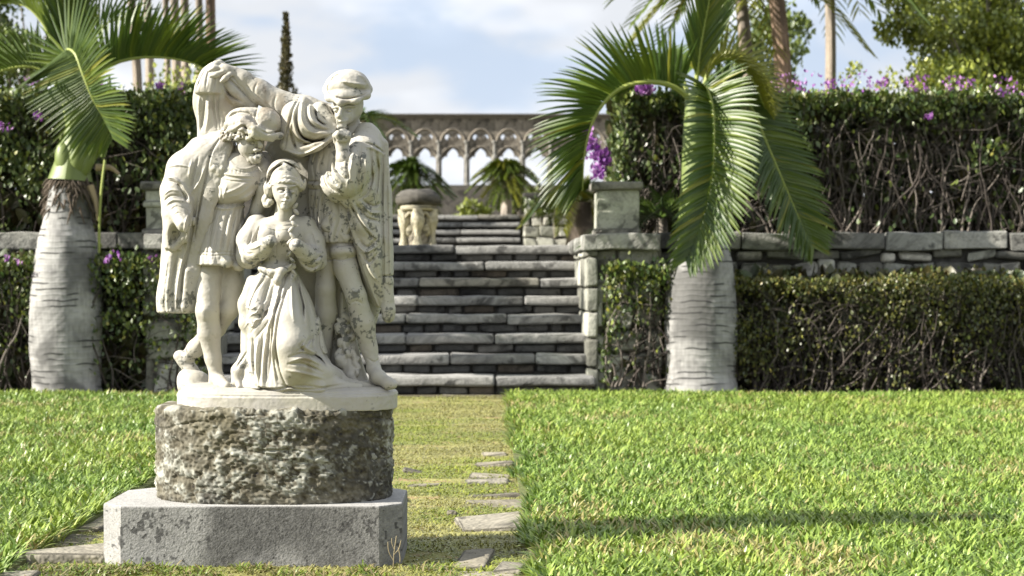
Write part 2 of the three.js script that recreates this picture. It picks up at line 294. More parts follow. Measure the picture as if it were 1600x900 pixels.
{
  const d = thing('stone_drum', 'rough grey lichen covered oval rock drum between plinth and statue', 'pedestal', [-0.778, 0.205, -6.115]);
  const rx = 0.432, rz = 0.243, H = 0.345, NT = 620, NY = 120, pos = [], col = [], idx = [];
  const shape = (th, t) => {
    const cx = Math.sin(th), cz = Math.cos(th), X = Math.sign(cx) * Math.pow(Math.abs(cx), 0.9) * rx, Z = Math.sign(cz) * Math.pow(Math.abs(cz), 0.9) * rz, y = t * H;
    const n1 = fbm(X * 5, y * 6, Z * 5, 3), warp = 0.6 * n1, rid = 1 - Math.abs(fbm(X * 8 + warp, y * 15 + warp * 2, Z * 8, 4)) * 2.2, f = fbm(X * 30, y * 36, Z * 30, 5), pit = noise(X * 105, y * 120, Z * 105);
    const k = 0.008 * n1 + 0.006 * (rid - 0.55) + 0.006 * f + 0.0048 * pit + 0.009 * Math.min(0, f + 0.08) - 0.008 * Math.exp(-((fbm(X * 3 + 5, y * 11, Z * 3, 3) / 0.04) ** 2)) * ss(-0.1, 0.3, n1) - 0.02 * Math.pow(Math.max(0, (t - 0.92) / 0.08), 2) - 0.008 * Math.pow(Math.max(0, 1 - t / 0.06), 2);
    return [X + cx * k, y + (t > 0.93 ? 0.02 * f : 0), Z + cz * k, n1, rid, f, pit, X, y, Z];
  };
  for (let j = 0; j <= NY; j++) for (let i = 0; i <= NT; i++) {
    const s = shape(i / NT * Math.PI * 2, j / NY); pos.push(s[0], s[1], s[2]);
    const [, , , n1, rid, f, pit, X, y, Z] = s, lich = ss(-0.08, 0.16, fbm(X * 5 + 3, y * 6, Z * 5 + 1, 4) + 0.35 * f - 0.02 - 0.25 * ss(0.24, 0.33, y)), dark = ss(0.0, 0.3, fbm(X * 4 + 8, y * 5 + 3, Z * 4, 4) + 0.1 * f + ss(0.15, 0.33, X) * 0.25 - 0.05), ochre = ss(0.02, 0.3, fbm(X * 6 + 1, y * 5 + 7, Z * 6 + 5, 3) + (y > 0.2 ? 0.1 : -0.08));
    const sp = noise(X * 60, y * 60, Z * 60) * 0.5 + noise(X * 150, y * 150, Z * 150) * 0.6; const lay = 0.5 + 0.5 * Math.sin(y * 95 + 5 * n1 + 2 * f); let r = 0.10 + 0.09 * f + 0.085 * sp + 0.03 * lay, g = 0.092 + 0.09 * f + 0.08 * sp + 0.028 * lay, b = 0.068 + 0.08 * f + 0.065 * sp + 0.022 * lay;
    const lk = lich * ss(-0.12, 0.10, sp + 0.7 * f); r = lerp(r, 0.27, lk * 0.8); g = lerp(g, 0.265, lk * 0.85); b = lerp(b, 0.225, lk * 0.85);
    r = lerp(r, 0.115, ochre * 0.35); g = lerp(g, 0.102, ochre * 0.35); b = lerp(b, 0.055, ochre * 0.35);
    const dk = dark * ss(-0.25, 0.2, f + 0.1); r = lerp(r, 0.03, dk * 0.85); g = lerp(g, 0.027, dk * 0.85); b = lerp(b, 0.022, dk * 0.85);
    const w = ss(0.22, 0.4, f + 0.25 * pit); r = lerp(r, 0.42, w * 0.5); g = lerp(g, 0.42, w * 0.5); b = lerp(b, 0.37, w * 0.5);
    col.push(Math.max(0.02, r), Math.max(0.02, g), Math.max(0.02, b));
  }
  const W = NT + 1; for (let j = 0; j < NY; j++) for (let i = 0; i < NT; i++) { const a = j * W + i; idx.push(a, a + 1, a + W, a + 1, a + W + 1, a + W); }
  // top
  const top = pos.length / 3; for (let k = 1; k <= 8; k++) for (let i = 0; i <= NT; i++) { const b = (NY * W + i) * 3, f = 1 - k / 8; pos.push(pos[b] * f, H + 0.006 * noise(pos[b] * f * 20, 1, pos[b + 2] * f * 20) + 0.004, pos[b + 2] * f); col.push(0.10, 0.09, 0.06); }
  for (let k = 0; k < 8; k++) for (let i = 0; i < NT; i++) { const a = k === 0 ? NY * W + i : top + (k - 1) * W + i, b = top + k * W + i; idx.push(a, a + 1, b, a + 1, b + 1, b); }
  const g = new THREE.BufferGeometry(); g.setAttribute('position', new THREE.Float32BufferAttribute(pos, 3)); g.setAttribute('color', new THREE.Float32BufferAttribute(col, 3)); g.setIndex(idx); g.computeVertexNormals();
  part('rock', g, new THREE.MeshStandardMaterial({ vertexColors: true, roughness: 0.97 }), d);
}

// ---------------------------------------------------------------- stairs
const RISE = 0.172, TREAD = 0.365, ST0 = 14.62, HALF = 1.695;
function stairs(name, label, n, d0, base, x0, x1, skip, seed, rows = true) {
  const t = thing(name, label, 'stairs', [AX, base, -d0]), r = rng(seed); let k = 0;
  for (let i = 0; i < n; i++) {
    const y1 = (i + 1) * RISE, zf = -i * TREAD;
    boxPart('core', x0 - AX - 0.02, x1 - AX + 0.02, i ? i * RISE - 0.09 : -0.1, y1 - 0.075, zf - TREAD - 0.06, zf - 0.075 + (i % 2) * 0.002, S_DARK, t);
    if (i < skip) continue;
    let x = x0 - AX + 0.002;
    while (x < x1 - AX - 0.05) {
      let w = 0.55 + 0.8 * r(); if (x + w > x1 - AX - 0.35) w = x1 - AX - x;
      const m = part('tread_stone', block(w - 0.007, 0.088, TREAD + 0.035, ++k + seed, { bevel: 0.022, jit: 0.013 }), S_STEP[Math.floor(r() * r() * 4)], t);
      m.position.set(x + w / 2, y1 - 0.045 + (r() - 0.5) * 0.008, zf - TREAD / 2 + 0.02 + (r() - 0.5) * 0.018); m.rotation.z = (r() - 0.5) * 0.008; x += w;
    }
    x = x0 - AX + 0.004;
    if (rows) while (x < x1 - AX - 0.04) {
      let w = 0.13 + 0.28 * r(); if (x + w > x1 - AX - 0.12) w = x1 - AX - x;
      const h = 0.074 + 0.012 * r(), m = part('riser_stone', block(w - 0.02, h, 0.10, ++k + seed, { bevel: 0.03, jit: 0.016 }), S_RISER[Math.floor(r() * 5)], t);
      m.position.set(x + w / 2, y1 - 0.132, zf - 0.075 - 0.02 * r()); x += w;
    }
  }
  return t;
}
stairs('stone_staircase', 'wide flight of worn dark stone steps behind the statue', 8, ST0, 0, AX - HALF, AX + HALF, 0, 41);
const LAND = 8 * RISE, TOPD = ST0 + 7 * TREAD;
structure('terrace', blockUV(new THREE.BoxGeometry(40, 1.3, 60)).translate(0, 0.72 - 0.003, -15.95 - 30 - 1.6), soil);
{ // ground either side of the stair well, behind the retaining walls
  for (const s of [-1, 1]) { const x0 = AX + s * (HALF + 0.06), x1 = s * 20; structure('terrace', blockUV(new THREE.BoxGeometry(Math.abs(x1 - x0), 1.3, 2.3)).translate((x0 + x1) / 2, 0.72 - 0.005, -16.65), soil); }
  structure('landing', sheet(AX - HALF - 0.05, AX + HALF + 0.05, -33.2, -TOPD - 0.36, LAND - 0.002, 20, 60, 0.01, 1), moss);
}
// ---------------------------------------------------------------- retaining walls, piers, copings
function rubble(t, x0, x1, y0, y1, zf, r, seed, mats, hmin = 0.12, hmax = 0.22) {   // stones on a face that looks towards +z
  let y = y0, k = seed * 50;
  while (y < y1 - 0.03) {
    let h = hmin + (hmax - hmin) * r(); if (y + h > y1 - hmin * 0.7) h = y1 - y;
    let x = x0 - r() * 0.1;
    while (x < x1 - 0.02) {
      let w = 0.14 + 0.30 * r(), a = Math.max(x, x0); if (x + w > x1 - 0.08) w = x1 - x;
      const b = x + w; if (b - a > 0.05) {
        const m = part('stone', block(b - a - 0.018, h - 0.018, 0.16, ++k, { bevel: 0.026, jit: 0.05 }), mats[Math.floor(r() * mats.length)], t);
        m.position.set((a + b) / 2, y + h / 2 + (r() - 0.5) * 0.02, zf - 0.065 + (r() - 0.5) * 0.03); m.rotation.z = (r() - 0.5) * 0.22;
      }
      x = b;
    }
    y += h;
  }
}
function coping(t, x0, x1, y0, y1, zf, depth, r, seed) {
  let x = x0, k = seed * 31;
  while (x < x1 - 0.03) {
    let w = 0.45 + 0.5 * r(); if (x + w > x1 - 0.25) w = x1 - x;
    const m = part('coping_stone', block(w - 0.012, y1 - y0 + (r() - 0.5) * 0.02, depth, ++k, { bevel: 0.016, jit: 0.032 }), S_COPE[Math.floor(r() * 3)], t);
    m.position.set(x + w / 2, (y0 + y1) / 2 + (r() - 0.5) * 0.014, zf - depth / 2 + (r() - 0.5) * 0.02); m.rotation.y = (r() - 0.5) * 0.02; x += w;
  }
}
for (const s of [1, -1]) {
  const r = rng(60 + s), right = s > 0, mir = (a, b) => right ? [a, b] : [2 * AX - b, 2 * AX - a];
  const w = thing('retaining_wall', right ? 'rubble stone retaining wall with pale coping right of the stairs' : 'rubble stone retaining wall with pale coping left of the stairs', 'wall', [0, 0, 0]);
  const [a0, a1] = mir(1.56, 9.5), [p0, p1] = mir(AX + HALF, 1.56);
  boxPart('mortar', a0, a1, -0.1, 1.29, -15.6, -15.32, S_DARK, w); boxPart('mortar', p0, p1, -0.1, 1.287, -17.5, -14.86, S_GREY, w);
  const [va, vb] = right ? [1.56, 5.4] : [-5.6, a1];
  rubble(w, va, vb, 0.85, 1.29, -15.28, r, right ? 1 : 2, S_WALL, 0.13, 0.22);
  if (right) rubble(w, 1.56, 2.4, 0.0, 0.85, -15.28, r, 3, S_WALL.slice(1, 4));
  rubble(w, p0, p1, 0.0, 1.285, -14.82, r, right ? 4 : 5, [S_WALL[0], S_WALL[1], S_WALL[2], S_WALL[1]], 0.16, 0.30);
  // the jamb along the stairs
  for (let y = 0, i = 0; y < 1.27; i++) { const h = Math.min(0.2 + 0.12 * r(), 1.285 - y); for (let j = 0; j < 5; j++) { const m = part('stone', block(0.10, h - 0.014, 0.5, 200 + i * 7 + j + (right ? 0 : 90), { bevel: 0.02, jit: 0.016 }), S_WALL[[1, 2, 0, 1][(i + j) % 4]], w); m.position.set(right ? p0 - 0.012 : p1 + 0.012, y + h / 2, -15.0 - j * 0.51 - 0.2 * (i % 2) * (j ? 1 : 0)); } y += h; }
  coping(w, va + 0.001, vb, 1.29, 1.452, -15.22, 0.45, r, right ? 6 : 7);
  const [c0, c1] = mir(0.86, 1.56); coping(w, c0, c1, 1.285, 1.425, -14.70, 0.75, r, right ? 8 : 9);
  for (let j = 0; j < 3; j++) { const m = part('coping_stone', block(0.5, 0.14, 0.66, 700 + j + s * 5, { bevel: 0.03, jit: 0.025 }), S_COPE[j % 3], w); m.position.set(right ? 1.1 : 2 * AX - 1.1, 1.353, -15.8 - j * 0.67); }
  // square pier on the coping
  const pr = thing('stone_pier', right ? 'square plastered stone pier with flat cap right of the stairs' : 'moulded stone pier half hidden behind the stooping man', 'pier', [right ? 1.17 : -2.86, 1.42, -15.02]);
  const body = part('shaft', block(0.37, 0.40, 0.37, 333 + s, { bevel: 0.015, jit: 0.014 }), S_PALE, pr); body.position.y = 0.2;
  if (!right) { const b = part('moulding', block(0.41, 0.06, 0.41, 340, { bevel: 0.025, jit: 0.008 }), S_PALE, pr); b.position.y = 0.27; }
  const cp = part('cap', block(0.45, 0.075, 0.45, 350 + s, { bevel: 0.02, jit: 0.012 }), S_GREY, pr); cp.position.y = 0.435;
  const ft = part('foot', block(0.42, 0.07, 0.42, 360 + s, { bevel: 0.02, jit: 0.012 }), S_GREY, pr); ft.position.y = 0.02;
}
// ---------------------------------------------------------------- palms
const leafMat = (r, g, b, tr = 0.4, rough = 0.4) => new THREE.MeshPhysicalMaterial({ color: rgb(r, g, b), roughness: rough, specularIntensity: 0.7, transmission: tr, thickness: 0, side: THREE.DoubleSide });
const LEAF = [leafMat(0.085, 0.135, 0.016), leafMat(0.055, 0.10, 0.016), leafMat(0.125, 0.175, 0.018), leafMat(0.21, 0.22, 0.025)], LEAF_TIP = leafMat(0.42, 0.26, 0.06);
const rachisMat = new THREE.MeshStandardMaterial({ color: rgb(0.25, 0.29, 0.07), roughness: 0.45 }), budMat = new THREE.MeshStandardMaterial({ color: rgb(0.14, 0.18, 0.05), roughness: 0.5 });
const dryMat = new THREE.MeshStandardMaterial({ color: rgb(0.30, 0.235, 0.15), roughness: 0.95 });
function tubeGeo(pts, rad, seg = 16, sides = 6, closed = true) {   // rad(t)
  const c = new THREE.CatmullRomCurve3(pts), g = new THREE.TubeGeometry(c, seg, 1, sides), p = g.attributes.position, v = new THREE.Vector3();
  for (let i = 0; i <= seg; i++) { const o = c.getPointAt(i / seg), r = rad(i / seg); for (let j = 0; j <= sides; j++) { const k = i * (sides + 1) + j; v.fromBufferAttribute(p, k).sub(o).multiplyScalar(r).add(o); p.setXYZ(k, v.x, v.y, v.z); } }
  g.computeVertexNormals(); return g;
}
// one leaflet: a keeled strip from o along dir, drooping by g
function leafletGeo(o, dir, nrm, len, w, droop, seg = 6, keel = 0.25) {
  const pos = [], idx = [], p = o.clone(), d = dir.clone(), side = new THREE.Vector3(), n = new THREE.Vector3(), step = len / seg;
  for (let i = 0; i <= seg; i++) {
    const t = i / seg, hw = w * 0.5 * (t < 0.12 ? 0.45 + 4.6 * t : Math.pow(Math.max(0, 1 - (t - 0.12) / 0.88), 0.62)) + 0.0006;
    side.crossVectors(d, nrm).normalize(); n.crossVectors(side, d).normalize();
    const e = n.clone().multiplyScalar(hw * keel * 2);
    pos.push(p.x - side.x * hw + e.x, p.y - side.y * hw + e.y, p.z - side.z * hw + e.z, p.x, p.y, p.z, p.x + side.x * hw + e.x, p.y + side.y * hw + e.y, p.z + side.z * hw + e.z);
    p.addScaledVector(d, step); d.y -= droop * step * (0.5 + 1.4 * t); d.normalize();
  }
  for (let i = 0; i < seg; i++) { const a = i * 3; idx.push(a, a + 1, a + 3, a + 1, a + 4, a + 3, a + 1, a + 2, a + 4, a + 2, a + 5, a + 4); }
  const g = new THREE.BufferGeometry(); g.setAttribute('position', new THREE.Float32BufferAttribute(pos, 3)); g.setIndex(idx); g.computeVertexNormals(); return g;
}
// a feather frond: pts (world, Vector3), up(t, T) gives the upper side; leaflets as sub-parts, or joined when single is false
function frond(palm, pts, up, o) {
  const { n = 40, len = 0.5, w = 0.042, lift = 0.5, ang = 1.05, angTip = 0.55, droop = 0.8, r, from = 0.22, single = true, sides = [-1, 1], rad = 0.017, mats = LEAF, lens = [1, 1], brown = 0.1, org = palm.position } = o;
  const P0 = pts.map((p) => p.clone().sub(org)), c = new THREE.CatmullRomCurve3(P0);
  const f = part('frond', tubeGeo(P0, (t) => rad * (1.25 - 1.1 * t) + 0.002, 24, 7), rachisMat, palm), rest = [];
  for (let i = 0; i < n; i++) for (const s of sides) {
    const t = from + (0.995 - from) * (i + 0.25 * r() + (s > 0 ? 0.35 : 0)) / n, q = c.getPointAt(Math.min(1, t)), T = c.getTangentAt(Math.min(1, t)), N = up(t, T).clone(); N.addScaledVector(T, -N.dot(T)).normalize();
    const B = new THREE.Vector3().crossVectors(T, N), u = (t - from) / (1 - from), a = lerp(ang, angTip, u * u) + (r() - 0.5) * 0.06, lf = typeof lift === 'function' ? lift(t, s) : lift + (r() - 0.5) * 0.12;
    const d = T.clone().multiplyScalar(Math.cos(a)).addScaledVector(B, s * Math.sin(a) * Math.cos(lf)).addScaledVector(N, Math.sin(a) * Math.sin(lf)).normalize();
    const L = len * lens[s > 0 ? 1 : 0] * (0.55 + 0.45 * Math.sin(Math.PI * Math.min(1, 0.18 + u * 0.72))) * (0.93 + 0.14 * r()) * (u > 0.82 ? 1 - 2.4 * (u - 0.82) : 1);
    const nn = new THREE.Vector3().crossVectors(d, B.clone().multiplyScalar(s)).normalize(), out = N.clone().addScaledVector(B, -s * 0.35).normalize();
    const g = leafletGeo(q, d, out, L, w * (0.85 + 0.3 * r()), droop * (0.7 + 0.6 * r()), 6);
    const m = r() < brown ? 3 : Math.floor(r() * 2.6);
    if (single) part('leaflet', g, mats[m], f); else rest.push(g);
  }
  if (!single) part('leaflets', mergeGeometries(rest), mats[0], f, 'stuff');
  return f;
}
const barkMap = dataTex(512, 1024, (u, v, o) => {
  const rings = v * 34, warp = 0.35 * tnoise(u, v, 3, 5) + 0.09 * tnoise(u, v, 22, 6), q = (rings + warp * 2) % 1, id = Math.floor(rings + warp * 2);
  const dash = ss(0.15, 0.5, tnoise(u, (id * 0.137) % 1, 7, id % 9) + 0.6 * tnoise(u, v, 18, 2)), line = Math.exp(-(((q - 0.5) / 0.13) ** 2)) * dash;
  const blot = ss(0.0, 0.22, tfbm(u, v, 4, 14, 5)), fine = tnoise(u, v, 60, 8), grain = tnoise(u * 1, v * 0.18, 120, 3), streak = tnoise(u, v * 4 % 1, 24, 17);
  let k = 0.27 + 0.14 * tfbm(u, v, 8, 3) + 0.035 * fine + 0.045 * grain + 0.03 * streak;
  k = lerp(k, 0.075, blot * 0.75); k = lerp(k, 0.035, Math.min(1, line * 1.15));
  o[0] = k; o[1] = k * 0.985; o[2] = k * 0.95;
});
const barkBump = dataTex(512, 1024, (u, v, o) => {
  const rings = v * 34, warp = 0.35 * tnoise(u, v, 3, 5) + 0.09 * tnoise(u, v, 22, 6), q = (rings + warp * 2) % 1;
  const k = 0.6 - 0.35 * Math.exp(-(((q - 0.5) / 0.16) ** 2)) * (0.6 + 0.4 * tnoise(u, v, 9, 4)) + 0.12 * tnoise(u, v, 60, 8); o[0] = o[1] = o[2] = k;
}, false);
const bark = new THREE.MeshStandardMaterial({ map: barkMap, bumpMap: barkBump, bumpScale: 0.008, roughness: 0.92 });
const PD = 14.78;
function trunkOf(palm, levels, seed) {       // levels: [py, left px, right px]
  const c = new THREE.CatmullRomCurve3(levels.map(([y, a, b]) => new THREE.Vector3((a + b) / 2, y, (b - a) / 2))), NY = 120, NT = 64, pos = [], uv = [], idx = [];
  for (let j = 0; j <= NY; j++) { const q = c.getPoint(j / NY), o = P(q.x, q.y, PD), R = q.z * PD / FPX; for (let i = 0; i <= NT; i++) { const th = i / NT * 6.28318, k = R * (1 + 0.025 * fbm(Math.sin(th) * 2 + seed, o.y * 3, Math.cos(th) * 2, 3) + 0.012 * noise(Math.sin(th) * 5, o.y * 30, Math.cos(th) * 5)); pos.push(o.x + Math.sin(th) * k - palm.position.x, o.y - palm.position.y, o.z + Math.cos(th) * k - palm.position.z); uv.push(i / NT + seed * 0.31, o.y / 1.75 + seed * 0.17); } }
  for (let j = 0; j < NY; j++) for (let i = 0; i < NT; i++) { const a = j * (NT + 1) + i, b = a + NT + 1; idx.push(a, b, a + 1, a + 1, b, b + 1); }
  const g = new THREE.BufferGeometry(); g.setAttribute('position', new THREE.Float32BufferAttribute(pos, 3)); g.setAttribute('uv', new THREE.Float32BufferAttribute(uv, 2)); g.setIndex(idx);
  // windings follow levels from the ground up
  g.computeVertexNormals(); return part('trunk', g, bark, palm);
}
const pp = (x, y, dz = 0) => P(x, y, PD - dz);
const out2 = (cx, cy, cz = 0) => { const C = pp(cx, cy, cz); return C; };
{ // ---- right
  const base = P(1095, 608, PD), palm = thing('bottle_palm', 'bottle palm with swollen grey trunk right of the stairs', 'palm tree', [base.x, 0, -PD]), r = rng(91);
  trunkOf(palm, [[620, 1036, 1154], [604, 1038, 1152], [580, 1041, 1149], [540, 1039, 1152], [480, 1039, 1151], [430, 1043, 1147], [400, 1049, 1141], [375, 1058, 1132], [355, 1066, 1124], [330, 1070, 1118]].reverse().reverse(), 1);
  const o = palm.position, shaft = part('crownshaft', tubeGeo([pp(1093, 345), pp(1090, 300), pp(1086, 220), pp(1084, 140)].map((v) => v.sub(o)), (t) => 0.17 * (1 - 0.75 * Math.pow(t, 0.7)) + 0.03, 20, 14), budMat, palm);
  const arch = out2(1000, 330);
  // arching left
  frond(palm, [pp(1085, 160, 0.02), pp(1052, 135, 0.06), pp(1008, 128, 0.08), pp(966, 140, 0.1), pp(932, 178, 0.11), pp(914, 235, 0.11), pp(910, 298, 0.1)], (t, T) => new THREE.Vector3(T.y, -T.x, 0.05), { n: 56, w: 0.046, len: 0.66, lift: (t, s) => 1.16 + 0.2 * Math.sin(t * 40), ang: 1.25, angTip: 0.5, droop: 0.45, r, from: 0.1, rad: 0.022, brown: 0.05 });
  // spear and upright frond
  frond(palm, [pp(1086, 150, 0), pp(1092, 90, 0.02), pp(1104, 20, 0.04), pp(1122, -60, 0.08), pp(1150, -140, 0.14)], () => new THREE.Vector3(0.2, 0.2, 1), { n: 44, len: 0.60, lift: 0.5, ang: 0.5, angTip: 0.35, droop: 0.15, r, from: 0.1, brown: 0.05 });
  // the one that hangs towards the viewer
  frond(palm, [pp(1088, 165, 0.05), pp(1098, 135, 0.22), pp(1112, 160, 0.45), pp(1116, 215, 0.6), pp(1111, 285, 0.68), pp(1095, 350, 0.68), pp(1074, 402, 0.64)], (t, T) => new THREE.Vector3(0.1, 0.5, 1), { n: 56, w: 0.054, len: 0.50, lift: 0.7, ang: 1.3, angTip: 0.6, droop: 0.5, r, from: 0.12, brown: 0.07, lens: [1, 1] });
  // the one behind on the right
  frond(palm, [pp(1098, 160, -0.05), pp(1130, 128, -0.1), pp(1168, 160, -0.12), pp(1198, 225, -0.1), pp(1226, 290, -0.08), pp(1250, 345, -0.08), pp(1270, 388, -0.08)], (t, T) => new THREE.Vector3(0.35, 0.3, 1), { n: 56, w: 0.05, len: 0.47, lift: 0.25, ang: 1.15, angTip: 0.6, droop: 0.6, r, from: 0.12, brown: 0.05 });
  // behind the crown
  frond(palm, [pp(1080, 160, -0.1), pp(1060, 110, -0.3), pp(1035, 90, -0.55), pp(1005, 105, -0.85), pp(985, 150, -1.05)], () => new THREE.Vector3(-0.2, 1, -0.3), { n: 34, len: 0.42, lift: 0.4, droop: 0.8, r, from: 0.2, single: false });
  frond(palm, [pp(1094, 160, 0), pp(1112, 105, 0.05), pp(1140, 92, 0.08), pp(1172, 118, 0.06), pp(1196, 170, 0)], (t, T) => new THREE.Vector3(-T.y, T.x, 0.6), { n: 34, len: 0.36, lift: 0.7, ang: 1.15, droop: 0.5, r, from: 0.2, single: false, mats: [LEAF[3]] });
}
{ // ---- left
  const base = P(104, 610, PD), palm = thing('bottle_palm', 'bottle palm with swollen grey trunk at the left edge of the lawn', 'palm tree', [base.x, 0, -PD]), r = rng(92);
  trunkOf(palm, [[622, 47, 163], [606, 51, 158], [580, 50, 157], [540, 47, 158], [480, 48, 158], [440, 50, 157], [400, 56, 154], [370, 61, 150], [350, 67, 144], [325, 73, 141], [300, 78, 140], [280, 84, 136], [268, 88, 132]], 2);
  const o = palm.position;
  part('crownshaft', tubeGeo([pp(110, 282), pp(112, 255), pp(115, 215), pp(116, 160)].map((v) => v.sub(o)), (t) => 0.16 * Math.pow(1 - t, 1.3) + 0.035, 20, 14), budMat, palm);
  for (const [x, y, rr, tilt] of [[101, 252, 15, 0.1], [122, 248, 16, -0.1], [137, 252, 11, -0.4]]) { const g = new THREE.SphereGeometry(1, 18, 14).scale(rr / 176, 30 / 176, rr / 176).rotateZ(tilt); const q = pp(x, y, 0.07).sub(o); g.translate(q.x, q.y, q.z); part('leaf_base', g, budMat, palm); }
  const nb = rng(7), hair = [];
  for (let i = 0; i < 260; i++) { const a = nb() * 6.28, yy0 = 276 + 62 * nb() * nb(), x = 110 - (yy0 - 280) * 0.03 + Math.sin(a) * (27 + (yy0 - 280) * 0.17), q0 = pp(x, yy0, Math.cos(a) * (0.155 + (yy0 - 280) * 0.001)).sub(o), q1 = q0.clone().add(new THREE.Vector3((nb() - 0.5) * 0.12 + Math.sin(a) * 0.05, -0.06 - 0.1 * nb(), 0.02 * Math.cos(a))); hair.push(tubeGeo([q0, q0.clone().lerp(q1, 0.5).add(new THREE.Vector3(0.02 * (nb() - 0.5), 0.01, 0.02)), q1], (t) => 0.013 * (1 - 0.7 * t), 4, 4)); }
  part('fibre', mergeGeometries(hair), new THREE.MeshStandardMaterial({ color: rgb(0.075, 0.058, 0.042), roughness: 1 }), palm, 'stuff');
  for (const pts of [[pp(150, 262, 0.06), pp(172, 262, 0.05), pp(186, 272, 0.05)], [pp(140, 290, 0.1), pp(150, 318, 0.1), pp(153, 345, 0.1)]]) part('dry_stub', tubeGeo(pts.map((v) => v.sub(o)), (t) => 0.035 * (1 - 0.6 * t), 8, 7), dryMat, palm);
  part('spathe', tubeGeo([pp(160, 245, 0.08), pp(166, 205, 0.1), pp(170, 170, 0.1), pp(171, 118, 0.1)].map((v) => v.sub(o)), (t) => 0.045 * Math.sin(Math.PI * (0.18 + 0.8 * t)) + 0.004, 14, 9), budMat, palm);
  part('flower_stalk', tubeGeo([pp(164, 250, 0.1), pp(158, 300, 0.12), pp(155, 360, 0.12), pp(155, 395, 0.12)].map((v) => v.sub(o)), () => 0.012, 10, 6), rachisMat, palm);
  // big frond sweeping down in front
  frond(palm, [pp(114, 205, 0.06), pp(104, 140, 0.22), pp(103, 80, 0.4), pp(116, 82, 0.52), pp(130, 118, 0.6), pp(145, 155, 0.62), pp(160, 182, 0.6), pp(176, 214, 0.56)], (t, T) => new THREE.Vector3(-0.55, 0.5, 0.8), { n: 52, len: 0.56, lift: (t, s) => (s > 0 ? 0.3 : 0.5), ang: 1.75, angTip: 0.8, droop: 0.35, r, from: 0.36, brown: 0.05, lens: [1.0, 1.0] });
  // arching right
  frond(palm, [pp(118, 200, -0.04), pp(136, 140, -0.05), pp(165, 106, -0.05), pp(205, 92, -0.04), pp(255, 90, -0.02), pp(310, 102, 0), pp(362, 138, 0)], (t, T) => new THREE.Vector3(-T.y, T.x, 0.05), { n: 56, len: 0.62, lift: (t, s) => 1.12 + 0.15 * Math.sin(t * 33), ang: 1.2, angTip: 0.55, droop: 0.35, r, from: 0.16, brown: 0.04, w: 0.05 });
  // upright spear
  frond(palm, [pp(116, 200, 0.02), pp(113, 120, 0.04), pp(112, 40, 0.06), pp(116, -40, 0.1)], () => new THREE.Vector3(0.25, 0.1, 1), { n: 40, len: 0.6, lift: 0.55, ang: 0.55, angTip: 0.35, droop: 0.15, r, from: 0.25, brown: 0.1 });
  // left and behind
  frond(palm, [pp(108, 205, -0.06), pp(92, 140, -0.12), pp(62, 108, -0.16), pp(20, 106, -0.18), pp(-30, 128, -0.18), pp(-70, 180, -0.15)], (t, T) => new THREE.Vector3(T.y, -T.x, 0.2), { n: 42, len: 0.52, lift: 1.0, ang: 1.1, droop: 0.5, r, from: 0.2, single: false, mats: [LEAF[0]] });
  frond(palm, [pp(114, 205, -0.1), pp(128, 110, -0.3), pp(150, 50, -0.5), pp(190, 30, -0.7), pp(235, 60, -0.8)], (t, T) => new THREE.Vector3(-T.y, T.x, -0.2), { n: 40, len: 0.45, lift: 0.5, droop: 0.6, r, from: 0.25, single: false, mats: [LEAF[1]] });
  frond(palm, [pp(110, 205, -0.05), pp(90, 120, -0.2), pp(74, 50, -0.4), pp(40, 10, -0.5), pp(0, 5, -0.6)], (t, T) => new THREE.Vector3(T.y, -T.x, -0.1), { n: 40, len: 0.45, lift: 0.5, droop: 0.6, r, from: 0.25, single: false, mats: [LEAF[2]] });
}
// a simpler palm for the distance: trunk, fronds each a part
function farPalm(name, label, x, y, z, trunkH, rad, nf, len, seed, o = {}) {
  const t = thing(name, label, 'palm tree', [x, y, z], o.group), r = rng(seed), v = (a, b, c) => new THREE.Vector3(a, b, c);
  if (trunkH > 0) part('trunk', tubeGeo([v(0, -0.2, 0), v(0.02 * trunkH, trunkH * 0.5, 0), v(o.leanX ?? 0, trunkH, 0)], (q) => rad * (1.15 - 0.35 * q), 20, 10), o.trunk ?? farBark, t);
  for (let i = 0; i < nf; i++) {
    const a = i / nf * 6.283 + r() * 0.5, e = (o.el ?? 0.3) + (o.elr ?? 1.0) * r(), L = len * (0.8 + 0.4 * r()), dx = Math.cos(a), dz = Math.sin(a), c = v(o.leanX ?? 0, trunkH, 0), pts = [];
    for (let k = 0; k <= 4; k++) { const q = k / 4; pts.push(c.clone().add(v(dx * L * q * Math.cos(e) * (1 + 0.2 * q), L * (q * Math.sin(e) - (o.sag ?? 0.75) * q * q), dz * L * q * Math.cos(e)))); }
    const cv = new THREE.CatmullRomCurve3(pts), gs = [], n = o.n ?? 18;
    for (let k = 0; k < n; k++) for (const s of [-1, 1]) { const q = 0.12 + 0.87 * (k + r() * 0.5) / n, T = cv.getTangentAt(q), B = v(-dz, 0, dx), N = v(0, 1, 0), an = lerp(1.0, 0.5, q), d = T.clone().multiplyScalar(Math.cos(an)).addScaledVector(B, s * Math.sin(an) * 0.85).addScaledVector(N, Math.sin(an) * 0.4).normalize(); gs.push(leafletGeo(cv.getPointAt(q), d, N, (o.leaf ?? 0.4) * len * 0.6 * (0.7 + 0.5 * Math.sin(q * 3)), (o.w ?? 0.05), o.droop ?? 0.9, 3)); }
    const m = (o.mats ?? LEAF)[Math.floor(r() * (o.mats ?? LEAF).length)];
    part('frond', mergeGeometries([...gs.map((g) => g), tubeGeo(pts, (q) => 0.016 * (1.2 - q), 8, 4).deleteAttribute('uv')]), m, t);
  }
  return t;
}
const farBark = new THREE.MeshStandardMaterial({ map: barkMap, color: rgb(1.15, 1.02, 0.9), roughness: 0.95 });
